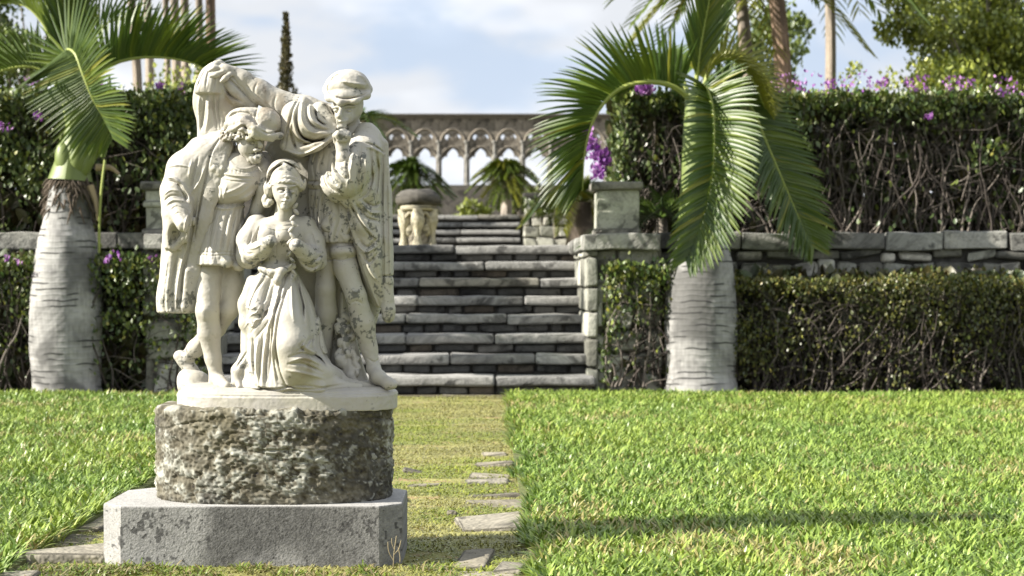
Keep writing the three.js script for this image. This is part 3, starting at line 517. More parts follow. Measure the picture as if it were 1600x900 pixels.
// ---------------------------------------------------------------- hedges
const leafGeo = (() => { const g = new THREE.BufferGeometry(); g.setAttribute('position', new THREE.Float32BufferAttribute([0, 0, 0, -0.32, 0.42, 0.07, 0, 0.5, 0, 0.32, 0.42, 0.07, 0, 1, -0.08, -0.2, 0.78, 0.03, 0.2, 0.78, 0.03], 3)); g.setIndex([0, 2, 1, 0, 3, 2, 1, 2, 5, 2, 4, 5, 2, 3, 6, 2, 6, 4]); g.computeVertexNormals(); return g; })();
const hedgeLeaf = new THREE.MeshPhysicalMaterial({ color: rgb(1, 1, 1), roughness: 0.42, transmission: 0.3, thickness: 0, side: THREE.DoubleSide });
const petal = new THREE.MeshPhysicalMaterial({ color: rgb(1, 1, 1), roughness: 0.7, transmission: 0.4, thickness: 0, side: THREE.DoubleSide });
const twigMat = [new THREE.MeshStandardMaterial({ color: rgb(0.13, 0.112, 0.095), roughness: 0.95 }), new THREE.MeshStandardMaterial({ color: rgb(0.045, 0.036, 0.03), roughness: 0.95 })];
const _m = new THREE.Matrix4(), _q = new THREE.Quaternion(), _e = new THREE.Euler(), _s = new THREE.Vector3(), _p = new THREE.Vector3();
function leafAt(list, x, y, z, size, r, col, flat = 0.9) { _e.set(r() * 1.6 - 0.5, r() * 6.283, (r() - 0.5) * 1.4, 'YXZ'); _q.setFromEuler(_e); const s = size * (0.7 + 0.6 * r()); _s.set(s, s, s); _p.set(x, y, z); list.push({ m: _m.compose(_p, _q, _s).clone(), c: col }); }
// density(x, y, z): leafy or bare; box in world coordinates; front face looks to +z
function hedge(name, label, b, o) {
  const { x0, x1, y0, y1, z0, z1 } = b, r = rng(o.seed), t = thing(name, label, 'hedge', [(x0 + x1) / 2, y0, (z0 + z1) / 2]), O = t.position, leaves = [], flowers = [], W = x1 - x0, H = y1 - y0, Dp = z1 - z0;
  const bump = (x, y, z) => 0.10 * fbm(x * 1.6, y * 1.6, z * 1.6 + o.seed, 3) + 0.05 * noise(x * 5, y * 5, o.seed);
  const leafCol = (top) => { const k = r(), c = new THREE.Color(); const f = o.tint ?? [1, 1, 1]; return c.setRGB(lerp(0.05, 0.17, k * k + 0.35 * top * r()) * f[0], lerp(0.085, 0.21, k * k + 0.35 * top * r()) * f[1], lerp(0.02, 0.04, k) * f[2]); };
  for (let i = 0; i < o.front; i++) {                      // front face
    const x = x0 + W * r(), h = Math.pow(r(), o.pow ?? 0.8), y = y0 + H * h, g = fbm(x * 2.1 + 3, y * 2.4, o.seed * 3.3, 3);
    const dens = ss(o.bare ?? 0.25, (o.bare ?? 0.25) + 0.45, h + g * 0.75);
    if (r() > dens + (o.min ?? 0.05)) continue;
    const z = z1 + bump(x, y, z1) - Math.pow(r(), 1.6) * 0.30 + 0.05 * g;
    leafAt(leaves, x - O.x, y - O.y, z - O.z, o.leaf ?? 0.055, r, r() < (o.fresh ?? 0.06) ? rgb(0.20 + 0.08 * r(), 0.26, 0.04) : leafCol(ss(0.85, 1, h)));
  }
  for (let i = 0; i < o.top; i++) {                        // top
    const x = x0 + W * r(), z = z0 + Dp * r(), y = y1 + bump(x, y1, z) - Math.pow(r(), 2) * 0.14 + (r() < 0.08 ? 0.09 * r() : 0);
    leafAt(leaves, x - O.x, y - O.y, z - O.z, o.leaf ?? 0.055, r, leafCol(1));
  }
  for (const [ex, n] of [[x0, o.endL ?? 0], [x1, o.endR ?? 0]]) for (let i = 0; i < n; i++) { const y = y0 + H * Math.pow(r(), 0.7), z = z0 + Dp * r(); leafAt(leaves, ex + (ex === x0 ? -1 : 1) * (bump(ex, y, z) + 0.03 - 0.2 * r() * r()) - O.x, y - O.y, z - O.z, o.leaf ?? 0.055, r, leafCol(0.3)); }
  copies('foliage', leafGeo, hedgeLeaf, leaves, t);
  for (const f of o.flowers ?? []) for (let i = 0; i < f.n; i++) {
    const a = f.spots ? f.spots[Math.floor(r() * f.spots.length)] : null, x = a ? a[0] + (r() - 0.5) * 2 * a[3] : x0 + W * r(), y = a ? a[1] + (r() - 0.5) * 2 * (a[4] ?? a[3]) : y1 + 0.04 + bump(x, y1, z1) + 0.05 * r(), z = a ? a[2] + (r() - 0.5) * 0.16 : z1 - r() * 0.3;
    if (!a && fbm(x * 1.7, 5, o.seed, 3) < (f.gap ?? 0.0)) continue;
    const k = Math.min(1.25, r() * 1.3); leafAt(flowers, x - O.x, y - O.y, z - O.z, f.size ?? 0.045, r, rgb(lerp(0.14, 0.40, k), lerp(0.025, 0.16, k * k), lerp(0.26, 0.45, k)));
  }
  if (flowers.length) copies('flowers', leafGeo, petal, flowers, t);
  // bare twigs
  const tw = [[], []];
  for (let i = 0; i < o.twigs; i++) {
    const thick = r() < 0.14, pts = [], q = new THREE.Vector3(x0 + W * r() - O.x, (thick ? 0.02 : H * 0.85 * r()), (z1 - O.z) - 0.07 - 0.34 * r()), d = new THREE.Vector3((r() - 0.5) * 1.4, thick ? 1 : r() * 1.2 - 0.35, (r() - 0.4) * 0.5).normalize(), n = thick ? 7 : 5;
    for (let k = 0; k < n; k++) { pts.push(q.clone()); d.x += (r() - 0.5) * 1.1; d.y += (r() - 0.5) * 0.8 + (thick ? 0.25 : 0); d.z += (r() - 0.5) * 0.5 - 0.4 * (q.z - (z1 - O.z) + 0.17); d.normalize(); q.addScaledVector(d, (thick ? 0.16 : 0.10) * (0.7 + 0.6 * r()) * (H / 1.2)); q.y = clamp(q.y, 0.0, H * 0.97); q.x = clamp(q.x, x0 - O.x, x1 - O.x); q.z = Math.min(q.z, z1 - O.z - 0.01); }
    const R = thick ? 0.007 + 0.008 * r() : 0.0022 + 0.0035 * r(), g = tubeGeo(pts, (u) => R * (1 - 0.7 * u), n * 2, 4); tw[r() < (o.pale ?? 0.4) ? 0 : 1].push(g);
  }
  tw.forEach((l, k) => l.length && part('branches', mergeGeometries(l), twigMat[k], t, 'stuff'));
  // the tangle inside
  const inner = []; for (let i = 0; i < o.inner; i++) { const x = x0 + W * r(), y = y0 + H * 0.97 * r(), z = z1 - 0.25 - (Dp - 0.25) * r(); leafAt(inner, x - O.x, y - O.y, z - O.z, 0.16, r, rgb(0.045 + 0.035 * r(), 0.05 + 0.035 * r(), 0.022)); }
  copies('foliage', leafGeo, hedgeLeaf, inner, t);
  return t;
}
const fl = (list, z) => list.map(([px, py, r, ry]) => { const q = P(px, py, -z); return [q.x, q.y, q.z, r, ry]; });
hedge('flowering_hedge', 'tall dark hedge of bare twigs with purple flowers along its top, right of the stairs', { x0: 1.28, x1: 7.0, y0: 1.42, y1: 2.77, z0: -17.2, z1: -15.75 }, { seed: 5, front: 21000, top: 15000, endL: 2600, twigs: 1500, inner: 9000, bare: 0.6, min: 0.04, pow: 0.75, leaf: 0.06, fresh: 0.03, pale: 0.5,
  flowers: [{ n: 420, size: 0.034, spots: fl([[1195, 136, 0.06], [1225, 132, 0.10], [1252, 134, 0.05], [1278, 130, 0.12], [1322, 132, 0.07], [1345, 130, 0.11], [1362, 135, 0.05], [1380, 131, 0.04], [1438, 132, 0.08], [1490, 131, 0.08], [1512, 131, 0.06], [1560, 134, 0.09], [1590, 137, 0.10], [1568, 146, 0.04], [1450, 184, 0.025], [1420, 133, 0.04], [1298, 134, 0.04], [1180, 130, 0.06]], -15.7) }, { n: 420, spots: fl([[918, 212, 0.05, 0.09], [926, 238, 0.06, 0.09], [938, 256, 0.05, 0.08], [934, 272, 0.06, 0.06], [948, 250, 0.03, 0.08], [1000, 140, 0.06], [1012, 142, 0.04]], -15.55), size: 0.055 }] });
hedge('flowering_hedge', 'tall dark hedge with few purple flowers behind the bottle palm left of the statue', { x0: -8.2, x1: -2.72, y0: 1.42, y1: 2.78, z0: -17.2, z1: -15.75 }, { seed: 6, front: 15000, top: 13000, endR: 2200, twigs: 650, inner: 9000, bare: 0.30, min: 0.1, pow: 0.8, leaf: 0.058, fresh: 0.06, pale: 0.35,
  flowers: [{ n: 110, spots: fl([[286, 140, 0.06], [152, 132, 0.035], [6, 200, 0.045], [50, 132, 0.03], [70, 133, 0.03], [60, 185, 0.03], [250, 136, 0.03]], -15.68) }] });
{ // its rounded end beside the stairs
}
hedge('low_hedge', 'low dense brown hedge in front of the wall at the right edge', { x0: 2.12, x1: 6.4, y0: 0, y1: 1.02, z0: -15.25, z1: -14.62 }, { seed: 7, front: 17000, top: 5200, endL: 700, twigs: 2000, inner: 5200, bare: 0.36, min: 0.2, pow: 0.9, leaf: 0.036, fresh: 0.015, pale: 0.3, tint: [1.1, 0.85, 0.9] });
hedge('low_hedge', 'sparse low bush between the stair pier and the right bottle palm', { x0: 1.06, x1: 1.72, y0: 0.05, y1: 1.12, z0: -14.95, z1: -14.60 }, { seed: 8, front: 1500, top: 650, endL: 380, twigs: 240, inner: 260, bare: 0.42, min: 0.08, pow: 0.7, leaf: 0.046, fresh: 0.22, pale: 0.45 });
hedge('low_hedge', 'low hedge with small purple flowers below the wall on the left', { x0: -7.6, x1: -2.55, y0: 0, y1: 1.18, z0: -15.22, z1: -14.62 }, { seed: 9, front: 12000, top: 5200, endR: 500, twigs: 900, inner: 6000, bare: 0.22, min: 0.12, pow: 0.8, leaf: 0.046, fresh: 0.09, pale: 0.25,
  flowers: [{ n: 60, size: 0.035, spots: fl([[20, 410, 0.04], [32, 412, 0.04], [178, 402, 0.05], [168, 408, 0.03], [235, 405, 0.03], [254, 410, 0.03], [10, 404, 0.03]], -14.58) }] });
// leafy trees and bushes: limbs and clumps of leaves
function leafyTree(name, label, x, y, z, H, R, n, seed, o = {}) {
  const t = thing(name, label, o.category ?? 'tree', [x, y, z], o.group), r = rng(seed), v = (a, b, c) => new THREE.Vector3(a, b, c), limbs = [], leaves = [], tips = [];
  const th = o.trunkH ?? H * 0.4, rad = o.rad ?? H * 0.025;
  limbs.push(tubeGeo([v(0, -0.3, 0), v(0.05 * H * (r() - 0.5), th * 0.5, 0), v(0, th, 0)], (q) => rad * (1.2 - 0.4 * q), 10, 9));
  for (let i = 0; i < (o.limbs ?? 9); i++) { const a = r() * 6.283, e = 0.25 + r() * 1.0, L = R * (0.6 + 0.5 * r()), c = v(0, th * (0.7 + 0.3 * r()), 0), tip = c.clone().add(v(Math.cos(a) * Math.cos(e) * L, Math.sin(e) * (H - th) * 0.95, Math.sin(a) * Math.cos(e) * L)); limbs.push(tubeGeo([c, c.clone().lerp(tip, 0.5).add(v(0.08 * H * (r() - 0.5), 0.05 * H * (r() - 0.3), 0.08 * H * (r() - 0.5))), tip], (q) => rad * 0.55 * (1 - 0.8 * q), 9, 6)); tips.push(tip, c.clone().lerp(tip, 0.65).add(v(0.12 * R * (r() - 0.5), 0, 0.12 * R * (r() - 0.5)))); }
  for (let i = 0; i < (o.extra ?? 6); i++) { const a = r() * 6.283, q = Math.sqrt(r()); tips.push(v(Math.cos(a) * R * q * 0.9, lerp(th, H, 0.25 + 0.7 * r()), Math.sin(a) * R * q * 0.9)); }
  part('trunk', mergeGeometries(limbs), o.trunk ?? farBark, t);
  const tint = o.tint ?? [1, 1, 1], cr = o.clump ?? R * 0.34;
  tips.forEach((c, k) => { const m = Math.round(n / tips.length), sz = cr * (0.6 + 0.7 * r()); for (let i = 0; i < m; i++) { const a = r() * 6.283, u = r() * 2 - 1, q = Math.cbrt(r()) * sz, s = Math.sqrt(1 - u * u); const kk = r(); leafAt(leaves, c.x + Math.cos(a) * s * q * 1.15, c.y + u * q * 0.8, c.z + Math.sin(a) * s * q, o.leaf ?? 0.12, r, rgb(lerp(0.07, 0.24, kk) * tint[0], lerp(0.10, 0.27, kk) * tint[1], lerp(0.02, 0.05, kk) * tint[2])); } });
  copies('crown', leafGeo, hedgeLeaf, leaves, t);
  return t;
}
// ---------------------------------------------------------------- stool, upper garden, cloister
const cloisterStone = stoneMat(0.40, 0.355, 0.30), cloisterDark = stoneMat(0.19, 0.175, 0.155), cloisterPale = stoneMat(0.55, 0.54, 0.52);
{ // carved pedestal seat on the landing
  const D = 18.6, c = P(653.5, 380, D), t = thing('carved_stone_seat', 'small pale carved stone pedestal with dark rounded top on the stair landing', 'stone seat', [c.x, LAND, -D]);
  const s = D / FPX, h = 1 - (322 - 440) * s - LAND, top = 1 - (296 - 440) * s - LAND;
  const capG = new THREE.LatheGeometry([[0.001, top], [0.12, top - 0.002], [0.19, top - 0.02], [0.235, top - 0.06], [0.255, top - 0.10], [0.25, h + 0.035], [0.225, h + 0.01], [0.2, h], [0.001, h]].map(([x, y]) => new THREE.Vector2(x, y)).reverse(), 40);
  const p = capG.attributes.position; for (let i = 0; i < p.count; i++) { const x = p.getX(i), y = p.getY(i), z = p.getZ(i), a = Math.atan2(x, z), k = 1 + 0.035 * Math.sin(a * 14) * ss(0.05, 0.0, Math.abs(y - (h + 0.07))) + 0.03 * noise(x * 14, y * 14, z * 14); p.setXYZ(i, x * k, y + 0.012 * noise(x * 9, 3, z * 9), z * k * 0.9); } capG.computeVertexNormals();
  part('seat_top', capG, stoneMat(0.17, 0.16, 0.145), t);
  const pale = stoneMat(0.85, 0.8, 0.64);
  part('neck', new THREE.LatheGeometry([[0.2, h + 0.002], [0.205, h - 0.03], [0.19, h - 0.06], [0.001, h - 0.06]].map(([x, y]) => new THREE.Vector2(x, y)).reverse(), 32), pale, t);
  for (const [x, z] of [[-0.165, 0.05], [0.165, 0.05], [0, 0.17], [0, -0.15]]) { const g = tubeGeo([new THREE.Vector3(x * 0.95, -0.02, z), new THREE.Vector3(x * 0.98, h * 0.3, z), new THREE.Vector3(x * 0.9, h * 0.65, z * 0.95), new THREE.Vector3(x * 1.1, h - 0.03, z * 1.1)], (q) => 0.045 + 0.018 * Math.cos(q * 9) + 0.02 * q, 20, 10); part('leg', g, pale, t); }
  for (const x of [-0.085, 0.085]) { const g = new THREE.SphereGeometry(0.075, 20, 16).scale(0.85, 1.25, 0.7).translate(x, h * 0.45, 0.06); part('carved_head', g, pale, t); const g2 = tubeGeo([new THREE.Vector3(x * 1.6, h * 0.72, 0.1), new THREE.Vector3(x * 0.9, h * 0.84, 0.14), new THREE.Vector3(x * 0.2, h * 0.66, 0.15)], () => 0.022, 12, 8); part('scroll', g2, pale, t); }
  part('core', new THREE.CylinderGeometry(0.12, 0.13, h, 16).translate(0, h / 2 - 0.01, 0), stoneMat(0.55, 0.5, 0.42), t);
}
// second flight
const ST2 = 33.4, H2 = LAND + 6 * RISE;
stairs('stone_staircase', 'further flight of dark steps beyond the carved stone seat', 6, ST2, LAND, -3.4, 0.70, 1, 43, false);
structure('upper_terrace', blockUV(new THREE.BoxGeometry(90, 1.0, 40)).translate(0, H2 - 0.504, -ST2 - 6 * TREAD - 20), soil);
for (const s of [1, -1]) {
  const r = rng(70 + s), f = (x) => s > 0 ? x : 2 * -1.35 - x, seg = (a, b) => s > 0 ? [a, b] : [f(b), f(a)];
  const w = thing('rubble_wall', s > 0 ? 'low whitish rubble wall with a stub pier right of the further steps' : 'low rubble wall left of the further steps behind the statue', 'wall');
  const [a, b] = seg(0.74, 7.5), [c, d] = seg(0.74, 1.3);
  boxPart('mortar', a, b, LAND - 0.1, 2.26, -33.5, -32.7, S_DARK, w);
  if (s > 0) { rubble(w, 0.74, 2.4, LAND, 2.26, -32.66, r, 11, [S_WALL[0], S_WALL[4], S_WALL[1]], 0.16, 0.34); const m = part('coping_stone', block(1.7, 0.09, 0.6, 900), S_GREY, w); m.position.set(1.6, 2.30, -32.95); }
  const pr = thing('stone_pier', s > 0 ? 'short pale rubble pier at the head of the further steps' : 'short rubble pier hidden behind the statue', 'pier', [(c + d) / 2, 2.25, -33.0]);
  const sh = part('shaft', block(0.52, 0.42, 0.5, 901 + s, { bevel: 0.04, jit: 0.03 }), S_PALE, pr); sh.position.y = 0.2; const cp = part('cap', block(0.60, 0.10, 0.58, 903 + s), S_DARK, pr); cp.position.y = 0.45;
}
{ // terrace wall below the cloister
  const w = thing('terrace_wall', 'grey weathered wall below the arcade', 'wall', [0, 0, 0]);
  boxPart('wall_face', -12, 12, H2 - 0.1, 4.46, -60.6, -59.6, cloisterDark, w); boxPart('plinth_course', -12, 12, H2, 3.3, -59.6, -59.3, stoneMat(0.42, 0.4, 0.38), w);
  for (let i = 0; i < 3; i++) boxPart('step', -2.2, 1.2, H2 - 0.05, 2.75 + i * 0.17, -58.2 - i * 0.4, -57.8 - i * 0.4, stoneMat(0.3, 0.29, 0.28), w);
  for (const [x0, x1, y] of [[0.55, 1.9, 2.95], [-5, -3.2, 2.95]]) boxPart('planter', x0, x1, H2, y, -55.5, -55, cloisterPale, w);
}
{
  const D = 60, s = D / FPX, yy = (py) => 1 - (py - 440) * s, bay = 1.005, base = yy(291), top = yy(186), spring = yy(262), a = thing('cloister_arcade', 'old stone cloister arcade with pointed arches and trefoil openings against the sky', 'arcade', [AX, base, -D]);
  const H = top - base, sh = new THREE.Shape(); sh.moveTo(-bay / 2, 0.001); sh.lineTo(bay / 2, 0.001); sh.lineTo(bay / 2, H); sh.lineTo(-bay / 2, H); sh.closePath();
  const arch = (w, y0, ys, cusp) => { // pointed trefoil-headed opening
    const h = new THREE.Path(), hw = w / 2; h.moveTo(-hw, y0); h.lineTo(hw, y0); h.lineTo(hw, ys);
    h.quadraticCurveTo(hw * 1.02, ys + hw * 0.45, hw * 0.62, ys + hw * 0.55); h.lineTo(hw * 0.52, ys + hw * 0.42); h.quadraticCurveTo(hw * 0.5, ys + hw * 1.1, 0, ys + hw * 1.25); h.quadraticCurveTo(-hw * 0.5, ys + hw * 1.1, -hw * 0.52, ys + hw * 0.42); h.lineTo(-hw * 0.62, ys + hw * 0.55); h.quadraticCurveTo(-hw * 1.02, ys + hw * 0.45, -hw, ys); h.closePath(); return h; };
  sh.holes.push(arch(0.80, 0.03, yy(250) - base - 0.08));
  // three small foils above
  const y3 = yy(217) - base;
  for (const [x, y, r] of [[-0.19, 0.0, 0.09], [0.19, 0.0, 0.09], [0, 0.05, 0.125]]) { const h = new THREE.Path(); h.absellipse(x, y3 + y + 0.06, r, r * 1.15, 0, Math.PI * 2); sh.holes.push(h); }
  const g = new THREE.ExtrudeGeometry(sh, { depth: 0.26, bevelEnabled: true, bevelSize: 0.012, bevelThickness: 0.012, bevelOffset: -0.012, bevelSegments: 1, curveSegments: 8 }).translate(0, 0, -0.13);
  const ring = (w, ys, hgt, rad) => { const hw = w / 2, pts = []; for (let i = 0; i <= 14; i++) { const t = i / 14 * 2 - 1, x = t * hw, q = 1 - Math.abs(t); pts.push(new THREE.Vector3(x, ys + hgt * Math.pow(Math.sin(Math.min(1, q * 1.02) * Math.PI / 2), 0.6), 0.15)); } return tubeGeo(pts, () => rad, 28, 6); };
  const r1 = ring(0.9, yy(248) - base, 0.42, 0.045), r2 = ring(0.88, yy(222) - base, 0.46, 0.045), r3 = ring(0.66, yy(222) - base, 0.44, 0.03);
  const col = new THREE.LatheGeometry([[0.1, 0], [0.1, 0.06], [0.07, 0.1], [0.06, 0.14], [0.055, 0.7], [0.06, 0.86], [0.1, 0.93], [0.12, 1.0], [0.12, 1.06], [0.001, 1.06]].map(([x, y]) => new THREE.Vector2(x, y)), 14), col2 = col.clone().scale(0.9, 0.52, 0.9);
  const mats = [cloisterStone, stoneMat(0.33, 0.295, 0.25), stoneMat(0.45, 0.40, 0.34)];
  for (let i = -8; i <= 7; i++) {
    const m = part('bay_panel', g, mats[(i + 16) % 3], a); m.position.set((i + 0.5) * bay + 0.03, 0, 0);
    for (const [q, mm] of [[r1, mats[1]], [r2, mats[2]]]) part('arch_moulding', q, mm, m);
    const c = part('column', col, cloisterPale, a); c.position.set(i * bay + 0.03, 0, 0.15); const c2 = part('column', col2, cloisterPale, a); c2.position.set(i * bay + 0.03, 1.07, 0.16);
  }
  boxPart('cornice', -8.2, 8.2, H, H + 0.10, -0.2, 0.2, cloisterStone, a); boxPart('cornice', -8.25, 8.25, H + 0.10, yy(179) - base, -0.30, 0.34, cloisterDark, a);
  boxPart('sill', -8.2, 8.2, -0.09, 0.0, -0.28, 0.30, cloisterPale, a);
}
// plants of the upper garden
farPalm('small_palm', 'bushy green palm before the arcade, left of the arches', P(641, 300, 48).x, H2, -48, 1.7, 0.16, 70, 0.95, 301, { el: -0.5, elr: 2.0, w: 0.085, n: 14, mats: [LEAF[0], LEAF[1], LEAF[2]] });
farPalm('small_palm', 'bushy yellowish palm before the arcade, right of the arches', P(790, 300, 46).x, H2, -46, 1.6, 0.16, 64, 0.85, 302, { el: -0.5, elr: 2.0, w: 0.08, n: 14, mats: [LEAF[2], LEAF[3], LEAF[0]] });
farPalm('bottle_palm', 'blurred bottle palm with orange tipped fronds beyond the stair pier', P(905, 380, 30).x, LAND, -30, 1.05, 0.27, 13, 1.25, 303, { el: 0.5, elr: 0.9, w: 0.055, n: 22, sag: 1.0, mats: [LEAF[2], LEAF[3], LEAF[0]], trunk: new THREE.MeshStandardMaterial({ map: barkMap, color: rgb(0.6, 0.48, 0.42), roughness: 0.95 }) });
farPalm('small_palm', 'dark fan of palm leaves behind the cloaked man', P(566, 240, 22).x, LAND, -22, 1.75, 0.09, 12, 0.62, 304, { el: 0.0, elr: 1.2, w: 0.035, n: 14, mats: [LEAF[1]] });
farPalm('small_palm', 'small spiky palm on the bank right of the stair pier', P(1035, 340, 15.4).x, 1.44, -15.45, 0.15, 0.06, 16, 0.62, 305, { el: 0.2, elr: 1.1, w: 0.02, n: 18, leaf: 0.55, mats: [LEAF[1], LEAF[0]] });
leafyTree('bush', 'yellow green bush at the foot of the arcade', P(738, 325, 54).x, H2, -54, 1.3, 0.55, 900, 311, { category: 'bush', trunkH: 0.3, leaf: 0.14, tint: [1.3, 1.3, 1], limbs: 6, extra: 4 });
leafyTree('bush', 'dark bush with white flowers beyond the stair pier', P(868, 330, 31.5).x, LAND + 0.75, -32.0, 0.45, 0.5, 700, 312, { category: 'bush', trunkH: 0.1, leaf: 0.09, tint: [0.5, 0.6, 0.6], limbs: 6, extra: 4 });
leafyTree('bush', 'low bush right of the arcade foot', P(815, 300, 50).x, H2, -50, 1.9, 0.6, 900, 313, { category: 'bush', trunkH: 0.3, leaf: 0.14, limbs: 6, extra: 5 });
// ---- trees beyond the right hedge
const GY = 1.37, palmTrunk = [new THREE.MeshStandardMaterial({ map: barkMap, color: rgb(1.0, 0.86, 0.72), roughness: 0.95 }), new THREE.MeshStandardMaterial({ map: barkMap, color: rgb(0.75, 0.52, 0.38), roughness: 0.95 })];
for (const [px, D, w, H, label, seed, m, lean] of [[1160, 25, 0.11, 4.7, 'pale palm trunk just right of the bottle palm crown', 321, 0, -0.1], [1212, 24, 0.13, 5.2, 'thick reddish palm trunk with hanging dead leaves beyond the right hedge', 322, 1, -0.18], [1286, 27, 0.09, 6.2, 'slender palm trunk standing against the sky', 323, 0, 0.05]])
  farPalm('tall_palm', label, P(px, 0, D).x, GY, -D, H, w, 20, 1.7, seed, { el: -0.6, elr: 1.6, sag: 0.75, n: 18, w: 0.06, trunk: palmTrunk[m], leanX: lean, mats: [LEAF[0], LEAF[2], LEAF[3]] });
leafyTree('broadleaf_tree', 'large loose green tree at the top right', P(1540, 0, 25).x, GY, -25, 5.0, 1.65, 24000, 331, { trunkH: 1.5, leaf: 0.085, limbs: 16, extra: 16, clump: 0.55, tint: [1.35, 1.35, 1], rad: 0.07 });
leafyTree('broadleaf_tree', 'lower leafy tree at the right edge beyond the hedge', P(1600, 60, 27).x, GY, -27, 4.6, 1.7, 18000, 332, { trunkH: 1.0, leaf: 0.085, limbs: 14, extra: 14, clump: 0.5, tint: [1.0, 1.1, 1], rad: 0.06 });
for (const [px, py, D, label, s] of [[1332, 70, 23, 'small upright bush left of two above the right hedge', 333], [1378, 80, 23, 'small upright bush right of two above the right hedge', 334], [1440, 85, 22, 'yellow green shrub below the large tree', 335], [1500, 100, 22, 'pale shrub low above the right hedge', 336]]) leafyTree('bush', label, P(px, 0, D).x, GY, -D, 1 - (py - 440) * D / FPX - GY, 0.26, 900, s, { category: 'bush', trunkH: 0.9, leaf: 0.06, clump: 0.14, limbs: 8, extra: 6, tint: [1.6, 1.5, 1], rad: 0.02 });
farPalm('tall_palm', 'feathery palm in front of the large tree at right', P(1548, 0, 23).x, GY, -23, 2.0, 0.06, 16, 1.05, 337, { el: 0.2, elr: 1.1, w: 0.035, n: 20, sag: 0.9, mats: [LEAF[2], LEAF[3]] });
leafyTree('broadleaf_tree', 'bushy tree behind the palm trunks right of the bottle palm', P(1190, 90, 33).x, GY, -33, 5.4, 1.1, 5000, 338, { trunkH: 1.5, leaf: 0.12, limbs: 12, extra: 8, clump: 0.5, tint: [0.8, 0.9, 0.9], rad: 0.06 });
// ---- beyond the left hedge
[[206, 29, 0.085, 'first'], [222, 26, 0.07, 'second'], [250, 28, 0.055, 'third'], [265, 26, 0.075, 'fourth'], [279, 27, 0.075, 'fifth'], [300, 28, 0.065, 'sixth'], [318, 26, 0.085, 'seventh']].forEach(([px, D, w, nth], i) =>
  farPalm('tall_palm', nth + ' pale palm trunk from the left in the row above the left hedge', P(px, 0, D).x, GY, -D, 5.5 + (i % 3) * 0.45, w, 16, 0.95, 340 + i, { el: -0.3, elr: 1.4, sag: 0.8, n: 16, w: 0.06, trunk: palmTrunk[i === 6 ? 1 : 0], leanX: (i - 3) * 0.03, mats: [LEAF[1], LEAF[0]], group: 'row of palms beyond the left hedge' }));
leafyTree('broadleaf_tree', 'green tree behind the palm at the top left corner', P(20, 0, 30).x, GY, -30, 5.6, 1.6, 8000, 351, { trunkH: 1.5, leaf: 0.11, limbs: 12, extra: 10, clump: 0.55, rad: 0.07, tint: [0.8, 0.95, 0.9] });
leafyTree('bush', 'sunlit shrubbery under the arching palm frond at left', P(255, 90, 25).x, GY, -25, 2.75, 0.9, 3600, 352, { category: 'bush', trunkH: 0.8, leaf: 0.08, limbs: 10, extra: 12, clump: 0.4, tint: [1.5, 1.45, 1] });
{ // narrow columnar conifer
  const D = 34, b = P(447, 200, D), t = thing('columnar_tree', 'narrow dark conifer rising behind the raised arm of the statue', 'tree', [b.x, GY, -D]), r = rng(361), H = 1 - (22 - 440) * D / FPX - GY, leaves = [];
  part('trunk', tubeGeo([new THREE.Vector3(-0.02, 0, 0), new THREE.Vector3(-0.03, H * 0.5, 0), new THREE.Vector3(0.04, H * 0.97, 0)], (q) => 0.10 * (1.1 - q) + 0.02, 24, 8), new THREE.MeshStandardMaterial({ color: rgb(0.17, 0.12, 0.085), roughness: 0.95 }), t);
  for (let i = 0; i < 4200; i++) { const q = 0.3 + 0.7 * Math.pow(r(), 1.5), y = H * q, R = (0.04 + 0.85 * Math.pow(1 - q, 1.3)) * (0.6 + 0.6 * Math.abs(noise(1, y * 3.5, 2))), a = r() * 6.283, k = r(); leafAt(leaves, Math.cos(a) * R * Math.sqrt(r()), y, Math.sin(a) * R * Math.sqrt(r()), 0.075, r, rgb(lerp(0.06, 0.13, k), lerp(0.065, 0.11, k), 0.035)); }
  copies('crown', leafGeo, hedgeLeaf, leaves, t);
}
